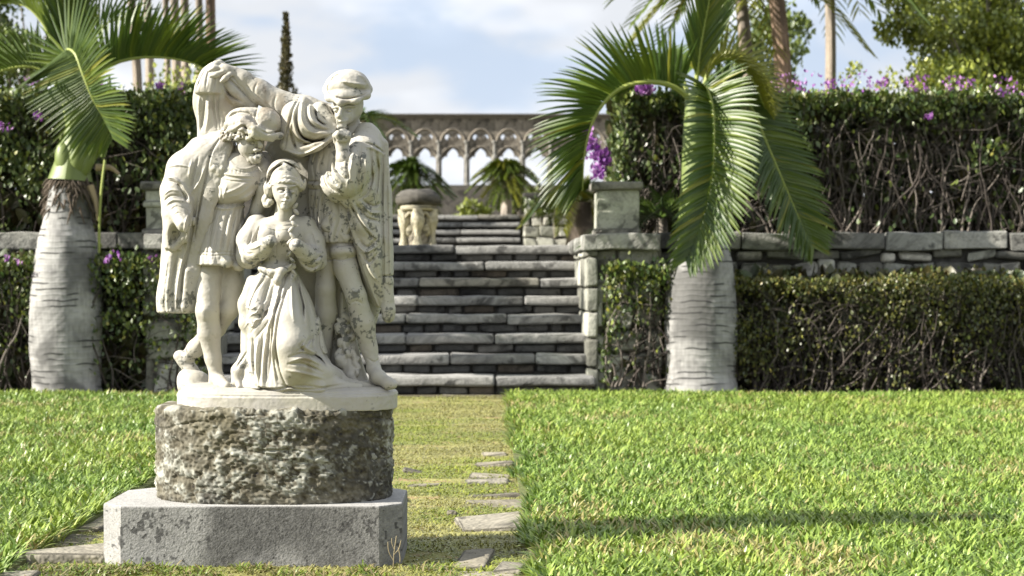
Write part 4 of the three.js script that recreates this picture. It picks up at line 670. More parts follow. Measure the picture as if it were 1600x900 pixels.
// ---------------------------------------------------------------- carving: distance fields, folds drawn as relief, meshed by surface nets
const D0 = 6.11, PXM = D0 / FPX;                            // metres per photograph pixel at the statue
const V = (px, py, dz = 0) => { const d = D0 - dz; return [(px - CX) * d / FPX, 1 - (py - CY) * d / FPX, -d]; };
class Sculpt {
  constructor(depth = 0, wobble = 0.5) { this.ops = []; this.relief = null; this.d = D0 - depth; this.wobble = wobble; this.maxRelief = 0; }
  add(p, k = 5) { this.ops.push({ ...p, k: k * PXM, s: 0 }); return this; }
  sub(p, k = 3) { this.ops.push({ ...p, k: k * PXM, s: 1 }); return this; }
  chain(pts, k = 5, zs = 1) { for (let i = 0; i + 1 < pts.length; i++) this.add(cap(pts[i], pts[i + 1], zs), i ? Math.max(k, 5) : k); return this; }
  // a fold ridge (amp > 0) or groove (amp < 0) carved along a line of photograph pixels; w and amp in pixels
  stroke(pts, w, amp, taper = 0.25) {
    w = Math.max(1.15, w * 0.82); amp *= 1.5;
    if (!this.relief) this.relief = new Float32Array(420 * 540);
    const curve = pts.length > 2 ? new THREE.CatmullRomCurve3(pts.map((p) => new THREE.Vector3(p[0], p[1], 0))).getPoints(pts.length * 6) : pts.map((p) => new THREE.Vector3(p[0], p[1], 0));
    let x0 = 1e9, x1 = -1e9, y0 = 1e9, y1 = -1e9;
    for (const c of curve) { x0 = Math.min(x0, c.x); x1 = Math.max(x1, c.x); y0 = Math.min(y0, c.y); y1 = Math.max(y1, c.y); }
    const R = w * 2.4, n = curve.length - 1;
    for (let y = Math.max(80, Math.floor(y0 - R)); y <= Math.min(619, y1 + R); y++) for (let x = Math.max(230, Math.floor(x0 - R)); x <= Math.min(649, x1 + R); x++) {
      let best = 1e9, bt = 0;
      for (let i = 0; i < n; i++) {
        const a = curve[i], b = curve[i + 1], dx = b.x - a.x, dy = b.y - a.y, t = clamp(((x - a.x) * dx + (y - a.y) * dy) / (dx * dx + dy * dy + 1e-9), 0, 1);
        const q = (x - a.x - dx * t) ** 2 + (y - a.y - dy * t) ** 2;
        if (q < best) { best = q; bt = (i + t) / n; }
      }
      const e = Math.min(1, taper ? Math.min(bt, 1 - bt) / taper : 1), q = Math.sqrt(best) / w;
      if (q > 2.4) continue;
      const v = amp * Math.exp(-q * q) * (0.25 + 0.75 * e * e * (3 - 2 * e));
      this.relief[(y - 80) * 420 + x - 230] += v;
    }
    this.maxRelief = Math.max(this.maxRelief, Math.abs(amp) * 1.6);
    return this;
  }
  eval(x, y, z) {
    let d = 1e3;
    for (const o of this.ops) {
      if (!o.s) {
        const ex = x - o.c[0], ey = y - o.c[1], ez = z - o.c[2], lb = Math.sqrt(ex * ex + ey * ey + ez * ez) - o.r;
        if (lb > d + o.k) continue;
        const e = o.f(x, y, z);
        if (o.k > 0 && Math.abs(d - e) < o.k) { const h = (o.k - Math.abs(d - e)) / o.k; d = Math.min(d, e) - h * h * o.k * 0.25; } else d = Math.min(d, e);
      } else {
        const e = -o.f(x, y, z);
        if (Math.abs(d - e) < o.k) { const h = (o.k - Math.abs(d - e)) / o.k; d = Math.max(d, e) + h * h * o.k * 0.25; } else d = Math.max(d, e);
      }
    }
    if (d < 0.05 && d > -0.05) {
      if (this.relief) {
        const s = FPX / this.d, u = CX + x * s - 230, v = CY + (1 - y) * s - 80, i = Math.floor(u), j = Math.floor(v);
        if (i >= 0 && j >= 0 && i < 419 && j < 539) { const a = u - i, b = v - j, q = j * 420 + i, R = this.relief; d -= ((R[q] * (1 - a) + R[q + 1] * a) * (1 - b) + (R[q + 420] * (1 - a) + R[q + 421] * a) * b) * PXM; }
      }
      if (this.wobble) d -= this.wobble * PXM * (noise(x * 28, y * 28, z * 28) + 0.7 * noise(x * 75, y * 75, z * 75) + 0.55 * noise(x * 150, y * 150, z * 150));
    }
    return d;
  }
  mesh(cell, origin, colour) {
    const lo = [1e9, 1e9, 1e9], hi = [-1e9, -1e9, -1e9];
    for (const o of this.ops) if (!o.s) { const b = o.b ?? [o.c.map((v) => v - o.r), o.c.map((v) => v + o.r)]; for (let c = 0; c < 3; c++) { lo[c] = Math.min(lo[c], b[0][c]); hi[c] = Math.max(hi[c], b[1][c]); } }
    const pad = this.maxRelief * PXM + 0.012, n = [0, 1, 2].map((c) => Math.ceil((hi[c] - lo[c] + 2 * pad) / cell / 8) * 8 + 1), [nx, ny, nz] = n;
    const L = lo.map((v) => v - pad), F = new Float32Array(nx * ny * nz).fill(NaN), nxy = nx * ny, half = 4 * cell * 1.7321 * 1.25 + pad * 0.5;
    const at = (i, j, k) => this.eval(L[0] + i * cell, L[1] + j * cell, L[2] + k * cell);
    const blocks = [];
    for (let k = 0; k < nz - 1; k += 8) for (let j = 0; j < ny - 1; j += 8) for (let i = 0; i < nx - 1; i += 8) {
      const d = at(i + 4, j + 4, k + 4);
      if (Math.abs(d) > half) { const v = Math.sign(d); for (let c = k; c <= k + 8; c++) for (let b = j; b <= j + 8; b++) for (let a = i; a <= i + 8; a++) { const q = a + b * nx + c * nxy; if (F[q] !== F[q]) F[q] = v; } }
      else blocks.push([i, j, k]);
    }
    const done = new Uint8Array(nx * ny * nz);
    for (const [i, j, k] of blocks) for (let c = k; c <= k + 8; c++) for (let b = j; b <= j + 8; b++) for (let a = i; a <= i + 8; a++) { const q = a + b * nx + c * nxy; if (!done[q]) { done[q] = 1; F[q] = at(a, b, c); } }
    const id = new Int32Array(nx * ny * nz).fill(-1), pos = [], idx = [];
    const corner = [0, 1, nx, nx + 1, nxy, nxy + 1, nxy + nx, nxy + nx + 1], edges = [[0, 1], [2, 3], [4, 5], [6, 7], [0, 2], [1, 3], [4, 6], [5, 7], [0, 4], [1, 5], [2, 6], [3, 7]];
    for (const [bi, bj, bk] of blocks) for (let k = bk; k < bk + 8; k++) for (let j = bj; j < bj + 8; j++) for (let i = bi; i < bi + 8; i++) {
      const q = i + j * nx + k * nxy; let inside = 0;
      for (let c = 0; c < 8; c++) if (F[q + corner[c]] < 0) inside++;
      if (inside === 0 || inside === 8) continue;
      let sx = 0, sy = 0, sz = 0, m = 0;
      for (const [a, b] of edges) { const fa = F[q + corner[a]], fb = F[q + corner[b]]; if ((fa < 0) === (fb < 0)) continue; const t = fa / (fa - fb); sx += (a & 1) + ((b & 1) - (a & 1)) * t; sy += ((a >> 1) & 1) + (((b >> 1) & 1) - ((a >> 1) & 1)) * t; sz += (a >> 2) + ((b >> 2) - (a >> 2)) * t; m++; }
      id[q] = pos.length / 3;
      pos.push(L[0] + (i + sx / m) * cell, L[1] + (j + sy / m) * cell, L[2] + (k + sz / m) * cell);
    }
    const quad = (a, b, c, d, flip) => { if (a < 0 || b < 0 || c < 0 || d < 0) return; if (flip) idx.push(a, b, c, a, c, d); else idx.push(a, c, b, a, d, c); };
    for (const [bi, bj, bk] of blocks) for (let k = bk; k < bk + 8; k++) for (let j = bj; j < bj + 8; j++) for (let i = bi; i < bi + 8; i++) {
      const q = i + j * nx + k * nxy, s = F[q] < 0;
      if (j && k && s !== F[q + 1] < 0) quad(id[q], id[q - nx], id[q - nx - nxy], id[q - nxy], s);
      if (i && k && s !== F[q + nx] < 0) quad(id[q], id[q - nxy], id[q - nxy - 1], id[q - 1], s);
      if (i && j && s !== F[q + nxy] < 0) quad(id[q], id[q - 1], id[q - 1 - nx], id[q - nx], s);
    }
    const nv = pos.length / 3, nor = new Float32Array(nv * 3), col = new Float32Array(nv * 3), out = new Float32Array(nv * 3), e = cell * 0.55, c = [0, 0, 0];
    for (let v = 0; v < nv; v++) {
      const x = pos[v * 3], y = pos[v * 3 + 1], z = pos[v * 3 + 2];
      const a = this.eval(x + e, y - e, z - e), b = this.eval(x - e, y - e, z + e), cc = this.eval(x - e, y + e, z - e), d = this.eval(x + e, y + e, z + e);
      let gx = a - b - cc + d, gy = -a - b + cc + d, gz = -a + b - cc + d; const g = Math.hypot(gx, gy, gz) || 1; gx /= g; gy /= g; gz /= g;
      nor[v * 3] = gx; nor[v * 3 + 1] = gy; nor[v * 3 + 2] = gz;
      colour(x, y, z, c, gx, gy, gz);
      col.set(c, v * 3);
      out[v * 3] = x - origin[0]; out[v * 3 + 1] = y - origin[1]; out[v * 3 + 2] = z - origin[2];
    }
    const g = new THREE.BufferGeometry();
    g.setAttribute('position', new THREE.BufferAttribute(out, 3)); g.setAttribute('normal', new THREE.BufferAttribute(nor, 3)); g.setAttribute('color', new THREE.BufferAttribute(col, 3));
    g.setIndex(idx);
    return g;
  }
}
// tapered limb between [px, py, dz, radius px] points
function cap(A, B, zs = 1) {
  const a = V(A[0], A[1], A[2]), b = V(B[0], B[1], B[2]), ra = A[3] * PXM, rb = B[3] * PXM;
  const bx = b[0] - a[0], by = b[1] - a[1], bz = (b[2] - a[2]) * zs, bb = bx * bx + by * by + bz * bz + 1e-12, R = Math.max(ra, rb), c = a.map((v, i) => (v + b[i]) / 2);
  return { c, r: Math.hypot(b[0] - a[0], b[1] - a[1], b[2] - a[2]) / 2 + R * Math.max(1, 1 / zs), f: (x, y, z) => { const px = x - a[0], py = y - a[1], pz = (z - a[2]) * zs, h = Math.min(1, Math.max(0, (px * bx + py * by + pz * bz) / bb)), qx = px - bx * h, qy = py - by * h, qz = pz - bz * h; return (Math.sqrt(qx * qx + qy * qy + qz * qz) - ra - (rb - ra) * h) / Math.max(1, zs); } };
}
// ellipsoid; radii in pixels, turned by rz (in the picture plane), then rx (nod) and ry
function ell(px, py, dz, rx, ry, rzz, turn = 0, nod = 0, yaw = 0) {
  const c = V(px, py, dz), s = [rx * PXM, ry * PXM, rzz * PXM], m = new THREE.Matrix4().makeRotationFromEuler(new THREE.Euler(nod, yaw, turn, 'ZYX')).transpose().elements, mn = Math.min(...s);
  return { c, r: Math.max(...s), f: (x, y, z) => {
    x -= c[0]; y -= c[1]; z -= c[2];
    const X = (m[0] * x + m[4] * y + m[8] * z) / s[0], Y = (m[1] * x + m[5] * y + m[9] * z) / s[1], Z = (m[2] * x + m[6] * y + m[10] * z) / s[2];
    const k0 = Math.sqrt(X * X + Y * Y + Z * Z), k1 = Math.sqrt((X / s[0]) ** 2 + (Y / s[1]) ** 2 + (Z / s[2]) ** 2);
    return k1 < 1e-6 ? -mn : Math.max(k0 * (k0 - 1) / k1, (k0 - 1) * Math.max(...s));
  } };
}
// body of cloth or trunk through levels [py, left px, right px, dz, half depth px]; folds: {n, a0, a1, sharp, seed}
function loft(levels, folds = null, power = 2, soft = 5) {
  const L = levels.slice().sort((a, b) => a[0] - b[0]), y0 = L[0][0], y1 = L[L.length - 1][0], n = Math.max(2, Math.ceil(y1 - y0) + 1), T = [];
  const catm = (c, i, t) => { const p = (k) => L[clamp(k, 0, L.length - 1)][c], p0 = p(i - 1), p1 = p(i), p2 = p(i + 1), p3 = p(i + 2), h = L[i + 1][0] - L[i][0], h0 = i > 0 ? L[i][0] - L[i - 1][0] : h, h2 = i + 2 < L.length ? L[i + 2][0] - L[i + 1][0] : h, m1 = ((p2 - p1) / h * h0 + (p1 - p0) / h0 * h) / (h + h0) * h, m2 = ((p3 - p2) / h2 * h + (p2 - p1) / h * h2) / (h + h2) * h; return (2 * t ** 3 - 3 * t * t + 1) * p1 + (t ** 3 - 2 * t * t + t) * (i > 0 ? m1 : p2 - p1) + (-2 * t ** 3 + 3 * t * t) * p2 + (t ** 3 - t * t) * (i + 2 < L.length ? m2 : p2 - p1); };
  let b0 = [1e9, 1e9, 1e9], b1 = [-1e9, -1e9, -1e9];
  for (let j = 0; j < n; j++) {
    const py = y0 + (y1 - y0) * j / (n - 1); let i = 0; while (i < L.length - 2 && L[i + 1][0] < py) i++;
    const t = (py - L[i][0]) / (L[i + 1][0] - L[i][0]), xl = catm(1, i, t), xr = catm(2, i, t), dz = catm(3, i, t), rz = Math.max(2, catm(4, i, t)), c = V((xl + xr) / 2, py, dz), rx = Math.max(2, (xr - xl) / 2);
    T.push([c[0], c[1], c[2], rx * (D0 - dz) / FPX, rz * PXM]);
    const q = T[j]; b0 = [Math.min(b0[0], q[0] - q[3]), Math.min(b0[1], q[1]), Math.min(b0[2], q[2] - q[4])]; b1 = [Math.max(b1[0], q[0] + q[3]), Math.max(b1[1], q[1]), Math.max(b1[2], q[2] + q[4])];
  }
  const yt = T[0][1], yb = T[n - 1][1], k = soft * PXM, c = b0.map((v, i) => (v + b1[i]) / 2);
  const A0 = folds ? folds.a0 * PXM : 0, A1 = folds ? folds.a1 * PXM : 0, seed = folds?.seed ?? 0, sharp = folds?.sharp ?? 0.5;
  const rec = 2 / power;
  return { c, r: Math.hypot(b1[0] - c[0], b1[1] - c[1], b1[2] - c[2]), b: [b0, b1], f: (x, y, z) => {
    const u = clamp((yt - y) / (yt - yb), 0, 1), fi = u * (n - 1), i = Math.min(n - 2, Math.floor(fi)), t = fi - i, p = T[i], q = T[i + 1];
    const dx = x - (p[0] + (q[0] - p[0]) * t), dz = z - (p[2] + (q[2] - p[2]) * t), rx = p[3] + (q[3] - p[3]) * t, rz = p[4] + (q[4] - p[4]) * t;
    const X = dx / rx, Z = dz / rz;
    let d;
    if (power === 2) { const k0 = Math.sqrt(X * X + Z * Z), k1 = Math.sqrt((X / rx) ** 2 + (Z / rz) ** 2); d = k1 < 1e-6 ? -Math.min(rx, rz) : k0 * (k0 - 1) / k1; d = Math.max(d, (k0 - 1) * Math.max(rx, rz)); if (k0 > 1) d = k0 * (k0 - 1) / k1; } else { const k0 = Math.pow(Math.abs(X) ** power + Math.abs(Z) ** power, 1 / power); d = (k0 - 1) * Math.min(rx, rz); }
    if (folds && Math.abs(d) < 0.06) {
      const th = Math.atan2(X, Z) + 0.35 * noise(u * 2.2 + seed, Math.atan2(X, Z) * 0.8, seed * 3.1), w = Math.sin(th * folds.n * 0.5 + seed + 0.6 * noise(u * 3, seed, th * 0.4));
      const am = A0 + (A1 - A0) * u, v = (1 - sharp) * w + sharp * (2 * Math.abs(w) - 1);
      d -= am * v * (0.7 + 0.5 * noise(th * 2.3 + seed, u * 1.5, 4.2));
    }
    const over = Math.max(y - yt, yb - y);
    if (over > -k) { if (d > -k) { const h = clamp(0.5 + 0.5 * (d - over) / k, 0, 1); return over + (d - over) * h + k * h * (1 - h) * 0.5; } return Math.max(d, over); }
    return d;
  } };
}
// ---------------------------------------------------------------- the marble group
const marble = new THREE.MeshStandardMaterial({ vertexColors: true, roughness: 0.62 });
// stains that have a place of their own: [px, py, radius, strength, kind]; kind 0 grey-black lichen, 1 brown, 2 yellow-green bloom
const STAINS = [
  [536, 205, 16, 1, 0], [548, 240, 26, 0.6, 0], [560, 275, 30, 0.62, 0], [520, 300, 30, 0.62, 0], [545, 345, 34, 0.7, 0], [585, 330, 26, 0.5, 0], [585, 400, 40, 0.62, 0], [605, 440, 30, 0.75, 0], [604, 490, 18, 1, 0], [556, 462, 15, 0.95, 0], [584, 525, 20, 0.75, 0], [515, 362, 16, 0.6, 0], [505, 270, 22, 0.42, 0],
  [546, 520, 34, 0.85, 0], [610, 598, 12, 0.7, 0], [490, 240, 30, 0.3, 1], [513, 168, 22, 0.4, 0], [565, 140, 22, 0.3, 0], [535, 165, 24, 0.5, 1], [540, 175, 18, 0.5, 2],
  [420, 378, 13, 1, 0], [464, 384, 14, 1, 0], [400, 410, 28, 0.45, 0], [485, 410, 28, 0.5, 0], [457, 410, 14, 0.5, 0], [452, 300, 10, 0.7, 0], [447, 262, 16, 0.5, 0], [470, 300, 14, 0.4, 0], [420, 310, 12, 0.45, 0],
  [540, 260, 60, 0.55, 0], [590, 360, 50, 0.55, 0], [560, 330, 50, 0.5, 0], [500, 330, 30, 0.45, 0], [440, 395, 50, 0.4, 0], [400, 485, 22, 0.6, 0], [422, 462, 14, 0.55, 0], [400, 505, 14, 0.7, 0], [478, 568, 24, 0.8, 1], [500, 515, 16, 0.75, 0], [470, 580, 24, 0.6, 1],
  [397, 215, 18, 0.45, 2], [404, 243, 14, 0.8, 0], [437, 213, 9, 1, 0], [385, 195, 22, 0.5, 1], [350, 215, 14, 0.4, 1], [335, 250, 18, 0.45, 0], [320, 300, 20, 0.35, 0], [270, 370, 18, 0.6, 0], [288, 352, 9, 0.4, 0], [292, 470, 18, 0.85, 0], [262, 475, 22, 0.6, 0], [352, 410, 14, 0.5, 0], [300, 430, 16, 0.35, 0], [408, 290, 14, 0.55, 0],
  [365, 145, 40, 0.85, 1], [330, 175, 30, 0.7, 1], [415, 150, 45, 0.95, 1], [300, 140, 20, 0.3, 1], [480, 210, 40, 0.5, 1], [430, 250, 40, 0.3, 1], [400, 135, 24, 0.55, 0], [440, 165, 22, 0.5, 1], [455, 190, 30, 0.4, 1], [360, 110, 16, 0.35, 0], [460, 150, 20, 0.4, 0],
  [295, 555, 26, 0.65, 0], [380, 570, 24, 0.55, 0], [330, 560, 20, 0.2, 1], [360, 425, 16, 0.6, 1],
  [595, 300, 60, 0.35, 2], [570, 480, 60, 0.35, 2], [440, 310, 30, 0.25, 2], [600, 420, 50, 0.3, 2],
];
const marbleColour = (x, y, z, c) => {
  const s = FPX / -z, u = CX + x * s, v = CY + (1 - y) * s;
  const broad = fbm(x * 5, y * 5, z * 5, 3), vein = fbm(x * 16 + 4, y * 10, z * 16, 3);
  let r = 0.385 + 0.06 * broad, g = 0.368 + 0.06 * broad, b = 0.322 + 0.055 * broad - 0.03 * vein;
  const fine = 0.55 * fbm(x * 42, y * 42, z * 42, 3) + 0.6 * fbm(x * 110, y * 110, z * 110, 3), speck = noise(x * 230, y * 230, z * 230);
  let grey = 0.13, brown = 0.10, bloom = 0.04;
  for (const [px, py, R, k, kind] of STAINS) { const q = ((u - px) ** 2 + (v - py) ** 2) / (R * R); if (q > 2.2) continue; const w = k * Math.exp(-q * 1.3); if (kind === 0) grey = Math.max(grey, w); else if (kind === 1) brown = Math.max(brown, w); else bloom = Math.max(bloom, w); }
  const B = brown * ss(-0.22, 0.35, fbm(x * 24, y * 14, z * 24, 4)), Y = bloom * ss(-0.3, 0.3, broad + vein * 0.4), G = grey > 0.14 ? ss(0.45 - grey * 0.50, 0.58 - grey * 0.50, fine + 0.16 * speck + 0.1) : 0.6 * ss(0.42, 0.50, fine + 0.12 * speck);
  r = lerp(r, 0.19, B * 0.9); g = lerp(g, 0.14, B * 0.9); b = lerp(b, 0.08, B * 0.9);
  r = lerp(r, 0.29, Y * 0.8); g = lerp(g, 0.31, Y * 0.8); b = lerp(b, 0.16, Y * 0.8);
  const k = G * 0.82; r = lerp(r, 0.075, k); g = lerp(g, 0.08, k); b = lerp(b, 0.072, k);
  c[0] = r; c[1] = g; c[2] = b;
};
const STATUE_O = [V(450, 637)[0], V(450, 637)[1], -D0];
const statue = thing('marble_statue', 'weathered white marble statue group of two men and a kneeling woman on the stone drum', 'statue', STATUE_O);
const CELL = 0.0033;
const carve = (name, s, parent, cell = CELL) => part(name, s.mesh(cell, STATUE_O, marbleColour), marble, parent);

{ // oval plinth carved with the group
  const s = new Sculpt(0.15, 0.35);
  s.add(loft([[637, 279, 621, 0, 90], [614, 279, 621, 0, 90]], null, 2.6, 2));
  s.add(loft([[616, 281, 619, 0, 88], [608, 282, 618, 0, 87], [602, 292, 606, -0.005, 78]], null, 2.5, 7), 3);
  s.add(ell(303, 600, -0.13, 27, 22, 22, 0.2), 10).add(ell(292, 590, -0.15, 15, 14, 16), 10).add(ell(330, 606, -0.02, 40, 8, 40), 8).add(ell(540, 604, -0.02, 60, 12, 46), 10);
  s.stroke([[270, 612], [450, 613.5], [630, 612]], 1.6, -1.6, 0);
  const b = carve('oval_base', s, statue, 0.0045);
}

// ---- the stooping man on the left
const man1 = (() => {
  const s = new Sculpt(0.05, 0.35);
  // legs
  s.chain([[326, 395, -0.03, 24], [325, 430, -0.01, 22], [324, 486, 0.03, 17.5], [327, 520, 0.01, 17.5], [333, 560, 0.0, 12.5], [338, 588, 0.0, 10]], 6);
  s.chain([[338, 590, -0.005, 11], [345, 598, 0.05, 9.5], [354, 603, 0.10, 7]], 6).add(ell(337, 598, -0.01, 11, 9, 11), 5);
  s.chain([[360, 400, -0.06, 22], [361, 440, -0.05, 20], [357, 484, -0.03, 15.5], [336, 514, -0.10, 15.5], [306, 544, -0.15, 13.5], [290, 562, -0.17, 11]], 6);
  s.chain([[281, 557, -0.17, 10], [298, 578, -0.165, 10.5], [313, 592, -0.15, 8]], 6);
  s.stroke([[330, 520], [336, 530], [341, 526]], 3, -0.8).stroke([[308, 532], [300, 550]], 4, -1.5).stroke([[285, 560], [300, 575]], 3, -1.2).stroke([[326, 478], [318, 490], [326, 500]], 5, 0.9);
  s.stroke([[334, 588], [342, 592], [350, 590]], 2, -0.8);
  // neck and head, bowed to the right
  s.chain([[372, 252, -0.03, 17], [385, 232, 0.0, 15]], 6);
  s.add(ell(391, 220, 0.035, 21, 25, 25, 0.45, 0.5), 6);
  s.add(ell(386, 231, 0.06, 13, 15, 14, 0.3), 8);                     // cheek
  s.chain([[402, 217, 0.084, 3.4], [407, 227, 0.095, 3.8]], 5).add(ell(407, 228.5, 0.09, 4.2, 2.8, 3.4), 3);     // nose
  s.add(ell(399, 215, 0.083, 12, 4, 6, -0.3), 4);                      // brow
  s.sub(ell(394, 223, 0.093, 5, 3.2, 5, -0.2), 3).sub(ell(411, 220, 0.088, 4, 3, 4, -0.2), 3).add(ell(394.5, 223, 0.085, 3.2, 2.4, 3), 1);
  s.chain([[392, 235, 0.078, 2.4], [400, 236, 0.086, 2.6], [406, 235, 0.082, 2.2]], 3).stroke([[397, 238.5], [404, 239], [410, 237.5]], 1.2, -1.3);
  for (const [x, y, z, r] of [[388, 243, 0.066, 5], [394, 247, 0.073, 4.6], [401, 247, 0.08, 4.4], [407, 244, 0.081, 4], [382, 238, 0.058, 5], [397, 252, 0.07, 4], [404, 251, 0.073, 3.6], [390, 250, 0.064, 4]]) s.add(ell(x, y, z, r, r * 1.15, r), 4);
  s.add(ell(377, 222, 0.055, 3.5, 6, 4, 0.3), 3);                      // ear
  return carve('stooping_man', s, statue);
})();
{ // tunic
  const s = new Sculpt(0.06, 0.3);
  s.add(loft([[240, 348, 408, -0.02, 22], [256, 334, 414, -0.015, 32], [278, 334, 414, 0.0, 36], [298, 333, 404, 0.005, 36], [311, 331, 388, 0.0, 33], [320, 334, 379, -0.01, 25]]), 5);
  s.add(loft([[316, 333, 379, -0.01, 25], [330, 325, 381, -0.01, 29], [360, 316, 382, -0.01, 35], [395, 306, 383, -0.01, 41], [415, 303, 384, -0.01, 43]], { n: 21, a0: 1.2, a1: 2.7, sharp: 0.45, seed: 1.3 }, 2, 4), 3);
  s.add(ell(385, 305, 0.035, 12, 9, 14, 0.7), 8);
  s.stroke([[330, 322], [352, 326], [380, 320]], 2.6, 1.8, 0).stroke([[330, 317], [352, 319], [380, 314]], 1.6, -1.6, 0);
  s.stroke([[355, 247], [366, 258], [384, 264], [402, 258]], 2, 1.4).stroke([[350, 252], [362, 264], [382, 270], [404, 264]], 1.4, -1.1);
  s.stroke([[345, 270], [368, 275], [398, 276]], 1.7, 1.6).stroke([[344, 280], [366, 284], [396, 285]], 1.4, -1.2).stroke([[345, 274], [368, 279], [398, 280]], 1.2, -0.8);
  for (let i = 0; i < 8; i++) s.stroke([[353 + i * 6, 262 + Math.sin(i * 0.5) * 4], [352 + i * 6.4, 272]], 1.3, -0.55);
  for (const q of [[[395, 288], [380, 302], [352, 312]], [[400, 296], [386, 308], [364, 315]], [[340, 288], [346, 300], [344, 314]], [[390, 284], [372, 296], [350, 304]], [[356, 290], [352, 304], [350, 316]]]) s.stroke(q, 2.6, 1.3);
  for (const x of [330, 340, 351, 361, 371]) s.stroke([[x + 8, 326], [x, 360], [x - 5, 405]], 2.2, -1.9);
  s.stroke([[305, 396], [330, 400], [352, 399], [384, 403]], 1, -0.7, 0).stroke([[305, 391], [330, 395], [352, 394], [384, 398]], 1, -0.7, 0);
  s.add(ell(354, 410, 0.075, 10, 9, 8, 0.3), 5).add(ell(372, 416, 0.04, 10, 8, 14), 5);
  carve('tunic', s, man1);
}
{ // long coat with wide sleeve
  const s = new Sculpt(0.05, 0.4);
  s.add(loft([[208, 330, 366, -0.035, 20], [225, 312, 364, -0.025, 32], [245, 288, 358, -0.02, 38], [285, 266, 350, -0.02, 42], [330, 260, 336, -0.03, 40], [380, 256, 323, -0.035, 38], [430, 253, 313, -0.04, 36], [470, 248, 306, -0.045, 36], [489, 250, 304, -0.045, 34]], { n: 12, a0: 0.3, a1: 3.6, sharp: 0.5, seed: 2.2 }, 2.7, 5));
  s.chain([[348, 220, -0.03, 16], [318, 240, -0.01, 26], [292, 268, 0.01, 31], [277, 300, 0.03, 25], [275, 332, 0.05, 21]], 9);
  s.add(loft([[315, 253, 300, 0.045, 22], [340, 254, 294, 0.055, 20], [365, 255, 288, 0.055, 18], [389, 257, 282, 0.05, 15]], null, 2, 4), 5);
  s.sub(ell(275, 378, 0.105, 12, 26, 20, 0.18), 4);
  s.chain([[276, 325, 0.07, 16], [287, 351, 0.135, 11.5]], 4);
  s.chain([[293, 318, 0.07, 9], [297, 345, 0.075, 8], [287, 372, 0.07, 6], [270, 388, 0.07, 5]], 5);       // sleeve hem
  s.sub(ell(289.5, 354, 0.172, 14, 14, 6), 1);
  // lapel of fur, down the front edge
  s.chain([[359, 209, 0.0, 10], [347, 230, 0.036, 13], [338, 262, 0.057, 14.5], [330, 298, 0.062, 13.5], [320, 340, 0.055, 10.5], [311, 380, 0.046, 9.5], [304, 425, 0.034, 8.5], [297, 478, 0.02, 9]], 5, 2.3);
  { const rb = rng(21); for (let i = 0; i < 90; i++) { const t = rb(), y = 214 + t * 180, c = y < 262 ? lerp(357, 338, (y - 209) / 53) : y < 298 ? lerp(338, 330, (y - 262) / 36) : lerp(330, 309, (y - 298) / 95); s.add(ell(c + (rb() - 0.5) * 22 * (1 - 0.35 * t), y, y < 262 ? lerp(0.014, 0.07, (y - 209) / 53) : lerp(0.072, 0.048, (y - 262) / 130), 3.2, 4.2, 2.6), 3); } }
  s.add(ell(345, 236, -0.02, 24, 26, 20), 10).add(ell(330, 275, -0.015, 20, 36, 22), 10).add(ell(322, 330, -0.02, 14, 40, 18), 8);
  s.chain([[294, 425, 0.035, 9], [290, 478, 0.03, 9]], 6);
  // the other side
  s.chain([[400, 238, 0.0, 10], [412, 262, 0.02, 10], [412, 295, 0.02, 10], [402, 330, 0.0, 11]], 8).chain([[412, 250, -0.05, 14], [416, 300, -0.06, 18], [398, 350, -0.06, 16], [392, 385, -0.06, 14]], 8);
  s.stroke([[263, 277], [275, 280], [287, 288]], 2.4, 3.2).stroke([[264, 283], [278, 287], [288, 296]], 1.6, -2.2).stroke([[286, 286], [296, 302], [302, 320]], 2.4, 2.6).stroke([[282, 292], [290, 306], [296, 320]], 1.5, -2.2);
  s.stroke([[312, 246], [305, 272], [299, 302]], 2, -2.4).stroke([[322, 262], [314, 284], [300, 304]], 2.6, 2.0).stroke([[302, 252], [298, 280]], 2.4, 1.2);
  s.stroke([[259, 262], [280, 259], [300, 262]], 1.8, 1.2).stroke([[258, 306], [270, 298], [286, 300]], 2, 1.4).stroke([[262, 322], [274, 314], [294, 316]], 2.2, 1.8).stroke([[258, 316], [270, 307], [290, 308]], 1.5, -1.6).stroke([[272, 330], [280, 324], [296, 328]], 1.5, -1.3);
  s.stroke([[278, 338], [287, 334], [297, 340]], 1.4, -1.2);
  s.stroke([[346, 212], [332, 236], [323, 280], [314, 320], [304, 370]], 1.5, -2.6);
  s.stroke([[310, 300], [300, 360], [286, 430], [281, 488]], 2.4, -2.6).stroke([[276, 400], [268, 440], [263, 488]], 2.6, -2.4).stroke([[288, 395], [280, 430], [273, 485]], 2.6, 2.2).stroke([[262, 396], [256, 440], [252, 480]], 3, 1.8);
  s.stroke([[302, 330], [296, 368], [290, 400]], 2.4, 1.8);
  carve('coat', s, man1);
}
